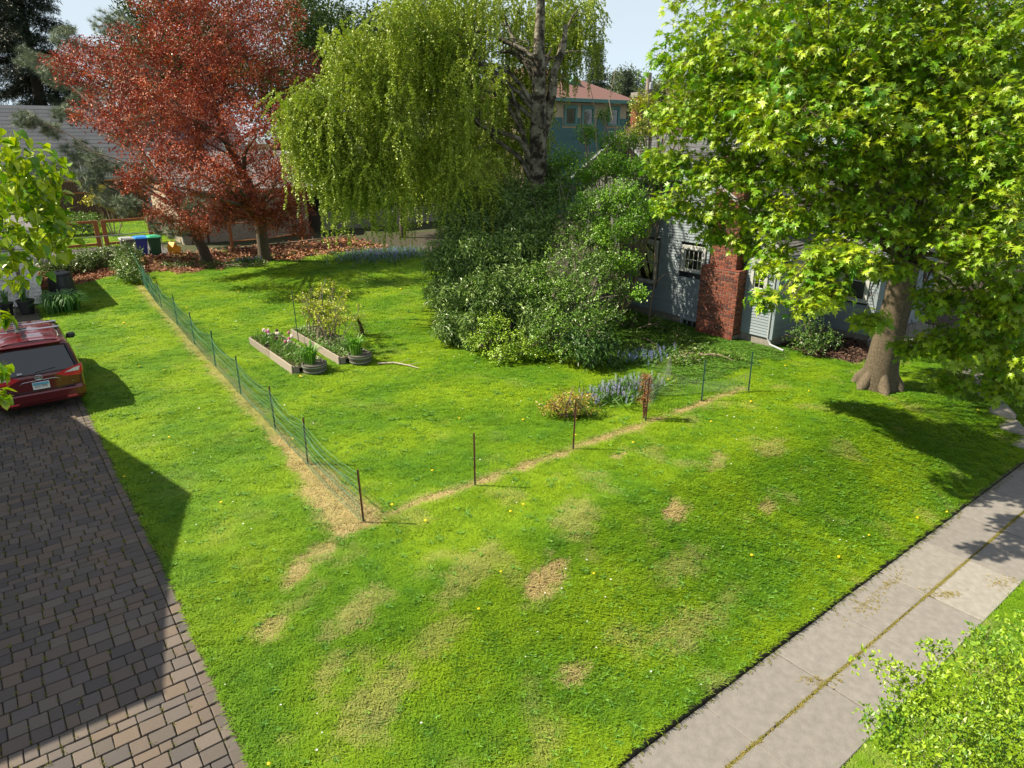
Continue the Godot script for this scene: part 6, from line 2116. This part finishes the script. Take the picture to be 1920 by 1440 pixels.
func build_shrubs() -> void:
	var small := spray(10, 0.075, 0.042, 0.2, 0.0, false, 131)
	var glossy := spray(13, 0.17, 0.05, 0.16, 0.35, false, 132)
	var round_leaf := spray(10, 0.085, 0.065, 0.22, 0.1, false, 133)
	bush("laurel_bush", "big rounded dark evergreen bush with narrow glossy leaves on the lawn edge", "bush", LAUREL, M.bark, glossy, M.gloss_leaf, 380, Vector2(0.8, 1.3), Color(0.075, 0.165, 0.03), Color(0.27, 0.39, 0.10), 0.95, 4)
	bush("tangled_thicket", "tangled shrub with many bare grey twigs between evergreen bush and blue house", "bush", THICKET, M.pale_twig, round_leaf, M.gloss_leaf, 330, Vector2(0.75, 1.2), Color(0.05, 0.13, 0.018), Color(0.17, 0.31, 0.03), 0.95, 11, 0.3, 0.035)
	bush("camellia", "low dark glossy camellia at the right foot of the thicket", "bush", CAMELLIA, M.bark, glossy, M.gloss_leaf, 260, Vector2(0.8, 1.2), Color(0.03, 0.09, 0.02), Color(0.09, 0.19, 0.035))
	bush("lime_bush", "bright lime green low shrub in front of the dark evergreen bush", "bush", LIMEBUSH, M.bark, round_leaf, M.leaf, 240, Vector2(0.7, 1.1), Color(0.13, 0.29, 0.018), Color(0.33, 0.46, 0.03))
	var hz := bush("hazel_tree", "bright green small leaved young tree rising beside the blue house", "tree", HAZEL, M.twig, round_leaf, M.leaf, 380, Vector2(0.75, 1.2), Color(0.07, 0.22, 0.012), Color(0.21, 0.39, 0.02), 0.8, 6, 0.14, 0.07)
	# long bare shoots that stand out of the thicket
	var sh := MB.new()
	for k in [[Vector3(-0.9, 0, -0.3), Vector3(-1.2, 4.3, -0.9)], [Vector3(0.4, 0, 1.4), Vector3(1.3, 4.6, 0.9)], [Vector3(-1.6, 0.4, 0.6), Vector3(-2.0, 5.0, -1.2)], [Vector3(-0.2, 1.0, 0), Vector3(0.3, 8.6, -2.2)], [Vector3(0.3, 1.0, 0), Vector3(1.4, 8.9, -2.2)], [Vector3(-1.5, 1.4, 1.2), Vector3(-3.0, 2.9, 1.0)], [Vector3(-1.3, 1.4, 1.2), Vector3(-0.7, 3.5, 0.6)]]:
		var path := bend_path(k[0], k[1], 0.03, 8, 0.06)
		sh.tube(path, taper(8, 0.04, 0.01), 6, Color.WHITE, false)
		for j in 5:
			var p: Vector3 = path[2 + j % 6]
			sh.tube(bend_path(p, p + Vector3(rf(-0.8, 0.8), rf(0.1, 0.9), rf(-0.8, 0.8)), 0.05, 4), taper(4, 0.016, 0.004), 4, Color.WHITE, false)
	part(hz, "bare_shoots", sh, M.twig)
	var g := bush("gold_leaf_tree", "yellow green leafed tree in front of the teal house roofline", "tree", GOLDTREE, M.twig, round_leaf, M.leaf, 170, Vector2(1.0, 1.6), Color(0.10, 0.20, 0.02), Color(0.42, 0.42, 0.02), 0.8, 8, 0.14, 0.1)
	# street shrub in the planting strip
	bush("street_shrub", "small leaved yellow green shrub in the planting strip by the sidewalk", "bush", STREETSHRUB, M.twig, spray(9, 0.046, 0.03, 0.12, -0.1, false, 134), M.leaf, 620, Vector2(0.7, 1.25), Color(0.07, 0.19, 0.010), Color(0.27, 0.39, 0.015), 0.85, 4, 0.2, 0.009)
	# bramble bank at the end of the lawn
	var hedge := []
	for k in 9:
		hedge.append([2.2 + 0.5 * k, 0.42 + rf(-0.05, 0.15), -40.6 - 0.25 * k + rf(-0.3, 0.3), rf(0.6, 0.85)])
	bush("bramble_bank", "low leafy bramble bank between the lawn end and the paved lane", "hedge", hedge, M.twig, round_leaf, M.gloss_leaf, 210, Vector2(0.9, 1.4), Color(0.05, 0.12, 0.02), Color(0.19, 0.30, 0.06), 0.75, 5)
	var hedge2 := []
	for k in 6:
		hedge2.append([5.9 - 0.16 * k + rf(-0.15, 0.15), 0.5 + rf(-0.1, 0.15), -42.0 + 1.1 * k, rf(0.5, 0.72)])
	bush("bramble_on_fence", "bramble bush grown through the far end of the wire fence", "bush", hedge2, M.twig, round_leaf, M.gloss_leaf, 210, Vector2(0.9, 1.4), Color(0.05, 0.12, 0.02), Color(0.20, 0.31, 0.06), 0.8, 5)
	var ivy := []
	for k in 10:
		ivy.append([7.5 + 0.45 * k, 0.08, -40.3 + 0.35 * k + rf(-0.3, 0.3), rf(0.3, 0.5)])
	bush("ground_ivy", "low dark ivy patch on the leaf litter near the pine trunk", "ground cover", ivy, M.twig, small, M.gloss_leaf, 190, Vector2(0.9, 1.4), Color(0.04, 0.10, 0.02), Color(0.13, 0.22, 0.03), 0.4, 2)
	# day lilies by the garage
	var dl := thing("daylily_clump", "dark green arching strap leaved clump in front of the white garage corner", "plant", Vector3(1.95, 0, -32.2))
	for k in 7:
		blade_clump(dl, "leaves", Vector3(rf(-0.5, 0.6), 0, rf(-0.8, 0.7)), 70, 0.72, 0.75, 0.035, Color(0.035, 0.13, 0.025), Color(0.10, 0.25, 0.04), 0.8)
	# shrubs at the house corner
	bush("corner_shrub", "dark green shrub at the front corner of the blue house", "bush", [[20.4, 0.45, -11.2, 0.5], [20.9, 0.55, -11.0, 0.5], [20.2, 0.3, -10.7, 0.4], [21.2, 0.35, -10.6, 0.4], [20.9, 1.0, -11.3, 0.35]], M.twig, round_leaf, M.gloss_leaf, 240, Vector2(0.6, 1.0), Color(0.03, 0.09, 0.02), Color(0.11, 0.21, 0.03))
	bush("hydrangea", "white flowering low shrub against the blue house wall", "bush", [[17.7, 0.4, -17.4, 0.5], [18.3, 0.35, -16.6, 0.45], [18.6, 0.3, -15.6, 0.4]], M.twig, round_leaf, M.leaf, 200, Vector2(0.7, 1.1), Color(0.04, 0.11, 0.02), Color(0.12, 0.21, 0.03))
	var side := []
	for k in 14:
		side.append([16.4 + rf(-1.0, 2.8), 0.06, -13.2 + rf(-2.4, 1.4), rf(0.25, 0.5)])
	bush("house_ground_cover", "shaded leafy ground cover along the foot of the blue house chimney", "ground cover", side, M.twig, small, M.leaf, 200, Vector2(0.9, 1.4), Color(0.05, 0.12, 0.018), Color(0.17, 0.26, 0.03), 0.35, 1)
	bush("gold_shrub", "small golden brown leaved shrub behind the front fence posts", "bush", [[10.7, 0.35, -11.7, 0.42], [11.1, 0.3, -11.5, 0.36], [10.4, 0.25, -11.9, 0.3]], M.twig, small, M.leaf, 300, Vector2(0.7, 1.1), Color(0.20, 0.18, 0.02), Color(0.42, 0.29, 0.05), 0.9, 8)
	bush("rose_stem", "upright reddish rose bush growing by the third front post", "bush", [[12.12, 0.55, -10.42, 0.17], [12.15, 0.85, -10.45, 0.16], [12.1, 1.12, -10.42, 0.13]], M.rusty, small, M.red_leaf, 800, Vector2(0.4, 0.7), Color(0.16, 0.10, 0.03), Color(0.42, 0.16, 0.07), 1.3, 6, 0.0, 0.02)
	flower_drift("bluebell_drift", "drift of violet blue bluebells at the back of the lawn under the birch", Vector3(18.2, 0, -36.0), 2.7, 2.2, 900, 0.36, Color(0.12, 0.11, 0.48), Color(0.30, 0.27, 0.70))
	flower_drift("bluebell_clump", "pale blue bluebell clump behind the third front fence post", Vector3(12.9, 0, -11.9), 1.25, 0.6, 210, 0.34, Color(0.22, 0.22, 0.46), Color(0.42, 0.40, 0.6))
	flower_drift("bluebell_patch", "few blue bluebells in the shade between camellia and chimney", Vector3(15.7, 0, -13.7), 1.2, 0.6, 110, 0.3, Color(0.14, 0.17, 0.5), Color(0.3, 0.32, 0.7))
	flower_drift("trunk_bluebells", "little group of bluebells left of the red tree trunk", Vector3(11.3, 0, -38.6), 0.9, 0.4, 110, 0.36, Color(0.20, 0.18, 0.5), Color(0.4, 0.36, 0.7))

func build_pear() -> void:
	# a street tree whose leafy end reaches into the picture; its trunk stands left of the frame
	var at := Vector3(-1.7, drive_y(-5.6) - 0.05, -5.6)
	var t := tree_root("pear_tree", "glossy lime leaved branch end of a pear tree close on the left", "tree", at)
	var lumps := shifted(PEAR, at)
	var b := MB.new()
	var trunk := [Vector3(0, -0.1, 0), Vector3(0, 1.5, 0), Vector3(0.05, 3.5, 0), Vector3(0.1, 5.5, 0), Vector3(0.1, 7.2, 0)]
	b.tube(trunk, [0.16, 0.13, 0.11, 0.08, 0.03], 10, Color.WHITE, false)
	limbs(b, trunk, lumps, 0.022, 4, 0.12, 3.0)
	part(t, "trunk", b, M.grey_bark)
	var lm := []
	for k in 4:
		var m := leafy(0.22, 0.8)
		m.albedo_color = Color(0.10, 0.24, 0.008).lerp(Color(0.36, 0.46, 0.012), k / 3.0).linear_to_srgb()
		lm.append(m)
	var shapes := []
	for k in 3:
		var lb := MB.new()
		lb.leaf(Vector3(0, 0, 0), Vector3(0, -0.2, -1), Vector3.UP, 0.082, 0.064, Color.WHITE, 0.12 + 0.12 * k, true, 0.15 + 0.1 * k)
		lb.tube([Vector3(0, 0.012, 0.045), Vector3.ZERO], [0.0012, 0.0012], 3, Color(1, 0.9, 0.5), false)
		shapes.append(lb.mesh())
	var made := 0
	var rest := [[], [], []]
	var rcol := [[], [], []]
	for L in lumps:
		var r: float = L[3]
		for k in int(640.0 * r * r) + 12:
			var d := Vector3(rng.randfn(), rng.randfn(), rng.randfn()).normalized() * pow(rng.randf(), 0.45)
			var xf := Transform3D((Basis(Vector3.UP, rng.randf() * TAU) * Basis(Vector3.RIGHT, rf(-1.1, 0.15)) * Basis(Vector3.BACK, rf(-0.5, 0.5))).scaled(Vector3.ONE * rf(0.75, 1.2)), v3(L) + d * Vector3(r, r * 0.9, r))
			var tone := rng.randi() % 4
			if made < 290:
				var o := put(t, "leaf", shapes[made % 3], lm[tone])
				o.transform = xf
			else:
				rest[made % 3].append(xf)
				rcol[made % 3].append(Color(0.10, 0.24, 0.008).lerp(Color(0.36, 0.46, 0.012), tone / 3.0))
			made += 1
	for k in 3:
		many(t, "more_leaves", shapes[k], M.pear_leaf, rest[k], rcol[k])

func conifer(label: String, at: Vector3, h: float, r: float, a: Color, c: Color, group: String) -> void:
	var t := thing("conifer", label, "tree", at, 0.0, group)
	var b := MB.new()
	b.tube([Vector3.ZERO, Vector3(0, h * 0.5, 0), Vector3(0, h, 0)], [h * 0.025, h * 0.015, 0.03], 8, Color.WHITE, false)
	var xs := []
	var cs := []
	var n := int(h * 1.6)
	for i in n:
		var y := h * (0.12 + 0.88 * i / n)
		var rr := r * (1.0 - 0.93 * pow(float(i) / n, 1.1))
		for k in 7:
			var ang := rng.randf() * TAU
			var d := Vector3(cos(ang), -0.25, sin(ang))
			var l := rr * rf(0.65, 1.1)
			b.tube([Vector3(0, y, 0), Vector3(0, y, 0) + d * l], [0.05, 0.015], 4, Color.WHITE, false)
			for m in int(3 + l * 3.0):
				var f := rf(0.25, 1.05)
				xs.append(Transform3D(Basis(Vector3.UP, rng.randf() * TAU).scaled(Vector3.ONE * rf(0.7, 1.3) * (0.8 + r * 0.06)), Vector3(0, y, 0) + d * l * f + Vector3(rf(-0.25, 0.25), rf(-0.3, 0.12), rf(-0.25, 0.25))))
				cs.append(a.lerp(c, rng.randf()))
	part(t, "trunk", b, M.bark)
	many(t, "crown", spray(22, 0.34, 0.06, 0.5, 0.25, false, 141), M.needle, xs, cs)

func broadleaf(label: String, at: Vector3, h: float, r: float, a: Color, c: Color, group: String, leaf_size := 0.2) -> void:
	var t := thing("background_tree", label, "tree", at, 0.0, group)
	var lumps := []
	for k in 11:
		var ang := k * 2.4
		var rr := r * rf(0.25, 0.75)
		lumps.append([cos(ang) * rr, h * rf(0.42, 0.9), sin(ang) * rr, r * rf(0.38, 0.58)])
	lumps.append([0.0, h * 0.93, 0.0, r * 0.4])
	var b := MB.new()
	var trunk := [Vector3.ZERO, Vector3(0.1, h * 0.25, 0), Vector3(0, h * 0.5, 0.1), Vector3(0, h * 0.85, 0)]
	b.tube(trunk, [h * 0.03, h * 0.024, h * 0.016, 0.04], 10, Color.WHITE, false)
	limbs(b, trunk, lumps, h * 0.011, 4, 0.08, h * 0.2)
	part(t, "trunk", b, M.bark)
	var xs := []
	var cs := []
	for L in lumps:
		lump(xs, cs, v3(L), Vector3.ONE * L[3], int(26.0 * L[3] * L[3] / (leaf_size * 5.0) * 1.6) + 40, Vector2(0.8, 1.3), a, c, 0.1, 0.7)
	many(t, "crown", spray(13, leaf_size, leaf_size * 0.6, leaf_size * 2.6, 0.1, false, 151), M.leaf, xs, cs)

func build_far_trees() -> void:
	conifer("huge dark fir at the top left behind the grey roofed house", Vector3(-2.0, 0, -96), 36, 8, Color(0.012, 0.022, 0.012), Color(0.035, 0.055, 0.03), "conifers on the skyline")
	conifer("dark fir standing right of the huge fir behind the grey roof", Vector3(9, 0, -104), 33, 8, Color(0.012, 0.024, 0.012), Color(0.04, 0.06, 0.03), "conifers on the skyline")
	conifer("pointed fir against the pale sky above the teal house roof", Vector3(76.0, 0, -79), 19.5, 4.6, Color(0.03, 0.06, 0.035), Color(0.08, 0.12, 0.07), "conifers on the skyline")
	conifer("slim fir just right of the pointed fir on the skyline", Vector3(90, 0, -86), 17, 3.4, Color(0.03, 0.06, 0.035), Color(0.07, 0.11, 0.06), "conifers on the skyline")
	var gr := "broadleaf trees behind the gardens"
	broadleaf("dark leafy tree behind the left part of the birch", Vector3(25, 0, -58), 17, 6.5, Color(0.03, 0.07, 0.012), Color(0.10, 0.17, 0.03), gr, 0.26)
	broadleaf("dense green tree behind the middle of the birch", Vector3(33, 0, -56), 16, 6.5, Color(0.035, 0.08, 0.014), Color(0.12, 0.19, 0.03), gr, 0.26)
	broadleaf("tall green tree left of the teal house behind the birch trunk", Vector3(38, 0, -62), 18, 6.5, Color(0.03, 0.08, 0.014), Color(0.11, 0.18, 0.03), gr, 0.28)
	broadleaf("deep green tree behind the red leaved tree", Vector3(16, 0, -64), 17, 6.0, Color(0.025, 0.055, 0.012), Color(0.08, 0.13, 0.03), gr, 0.28)
	broadleaf("shady tree between the dark green building and the birch", Vector3(23.15, 0, -42.6), 8.5, 3.2, Color(0.03, 0.07, 0.014), Color(0.09, 0.15, 0.025), gr, 0.14)
	broadleaf("leafy tree on the skyline right of the teal house", Vector3(78, 0, -66), 13.5, 5.5, Color(0.06, 0.10, 0.03), Color(0.15, 0.20, 0.07), gr, 0.34)
	broadleaf("round tree on the skyline behind the low red roof", Vector3(92, 0, -62), 14, 6.0, Color(0.05, 0.09, 0.03), Color(0.14, 0.18, 0.06), gr, 0.34)
	broadleaf("grey green tree on the skyline behind the maple", Vector3(84, 0, -40), 13, 6.0, Color(0.05, 0.09, 0.03), Color(0.13, 0.17, 0.06), gr, 0.34)
	broadleaf("dark green tree at the right edge behind the maple crown", Vector3(60, 0, -18), 13, 6.0, Color(0.03, 0.07, 0.015), Color(0.10, 0.16, 0.03), gr, 0.3)
	broadleaf("leafy tree beyond the steps right of the maple trunk", Vector3(36, 0, -8), 9, 4.2, Color(0.03, 0.08, 0.014), Color(0.11, 0.18, 0.025), gr, 0.2)
	broadleaf("pink tinged blossoming tree glimpsed through the maple", Vector3(72, 0, -44), 9, 3.4, Color(0.25, 0.10, 0.14), Color(0.4, 0.2, 0.24), gr, 0.3)
	broadleaf("broad tree on the far skyline above the birch trunk side", Vector3(105, 0, -100), 17, 9, Color(0.05, 0.09, 0.04), Color(0.12, 0.16, 0.07), gr, 0.45)
	# back lawn shrubs beyond the gate
	var round_leaf := spray(10, 0.12, 0.09, 0.3, 0.1, false, 161)
	bush("yellow_shrub", "bright yellow leaved shrub on the back lawn behind the gate", "bush", [[6.6, 2.6, -55, 0.7], [7.6, 2.3, -55, 0.7], [7.1, 3.2, -55.3, 0.6], [8.4, 1.9, -55, 0.6]], M.twig, round_leaf, M.leaf, 130, Vector2(0.8, 1.3), Color(0.26, 0.28, 0.012), Color(0.50, 0.44, 0.02), 0.6, 6, 0.1)
	bush("round_shrub", "rounded mid green shrub on the back lawn left of the gate middle", "bush", [[5.2, 0.9, -57, 1.0], [6.4, 0.8, -57, 0.9], [4.2, 0.7, -57, 0.8]], M.twig, round_leaf, M.leaf, 190, Vector2(0.8, 1.3), Color(0.06, 0.15, 0.02), Color(0.18, 0.30, 0.05), 0.8)
	bush("spreading_shrub", "feathery green shrub behind the white garage", "bush", [[1.6, 2.0, -47, 1.1], [3.0, 2.2, -48, 1.0], [2.2, 3.0, -48, 1.0], [0.6, 2.6, -48, 1.0]], M.twig, round_leaf, M.leaf, 100, Vector2(0.7, 1.1), Color(0.08, 0.16, 0.02), Color(0.22, 0.31, 0.03), 0.7)

func _ready() -> void:
	rng.seed = 20260
	shade_noise()
	# camera
	var cam := Camera3D.new()
	cam.name = "camera"
	add_child(cam)
	cam.position = Vector3(0, 6.625, 0)
	cam.rotation_degrees = Vector3(-20, -37.5, 0)
	cam.fov = 58.716
	cam.near = 0.1
	cam.far = 1500.0
	cam.current = true
	# sky and exposure
	var we := WorldEnvironment.new()
	we.name = "environment"
	var env := Environment.new()
	env.background_mode = Environment.BG_SKY
	env.tonemap_mode = Environment.TONE_MAPPER_LINEAR
	env.tonemap_exposure = 2.5
	env.sdfgi_enabled = true
	env.ssao_enabled = true
	env.ssil_enabled = true
	var sm := ProceduralSkyMaterial.new()
	sm.sky_top_color = Color(0.65, 0.67, 0.71)
	sm.sky_horizon_color = Color(0.75, 0.82, 0.86)
	sm.sky_curve = 0.2
	sm.ground_horizon_color = Color(0.55, 0.58, 0.55)
	sm.ground_bottom_color = Color(0.25, 0.26, 0.22)
	sm.sky_energy_multiplier = 0.80
	var sky := Sky.new()
	sky.sky_material = sm
	env.sky = sky
	we.environment = env
	add_child(we)
	# sun, high behind the left of the lot
	var sun := DirectionalLight3D.new()
	sun.name = "sun"
	add_child(sun)
	sun.look_at_from_position(Vector3.ZERO, Vector3(0.72, -1.0, 0.65))
	sun.light_energy = 1.45
	sun.light_color = Color(1.0, 0.95, 0.84)
	sun.light_angular_distance = 0.5
	sun.shadow_enabled = true
	make_materials()
	# the setting
	build_ground()
	build_drive()
	build_walk()
	build_house()
	build_neighbours()
	build_van()
	build_fence()
	build_yard_things()
	build_beds()
	build_maple()
	build_birch()
	build_red_trees()
	build_pear()
	build_shrubs()
	build_far_trees()
	build_grass()
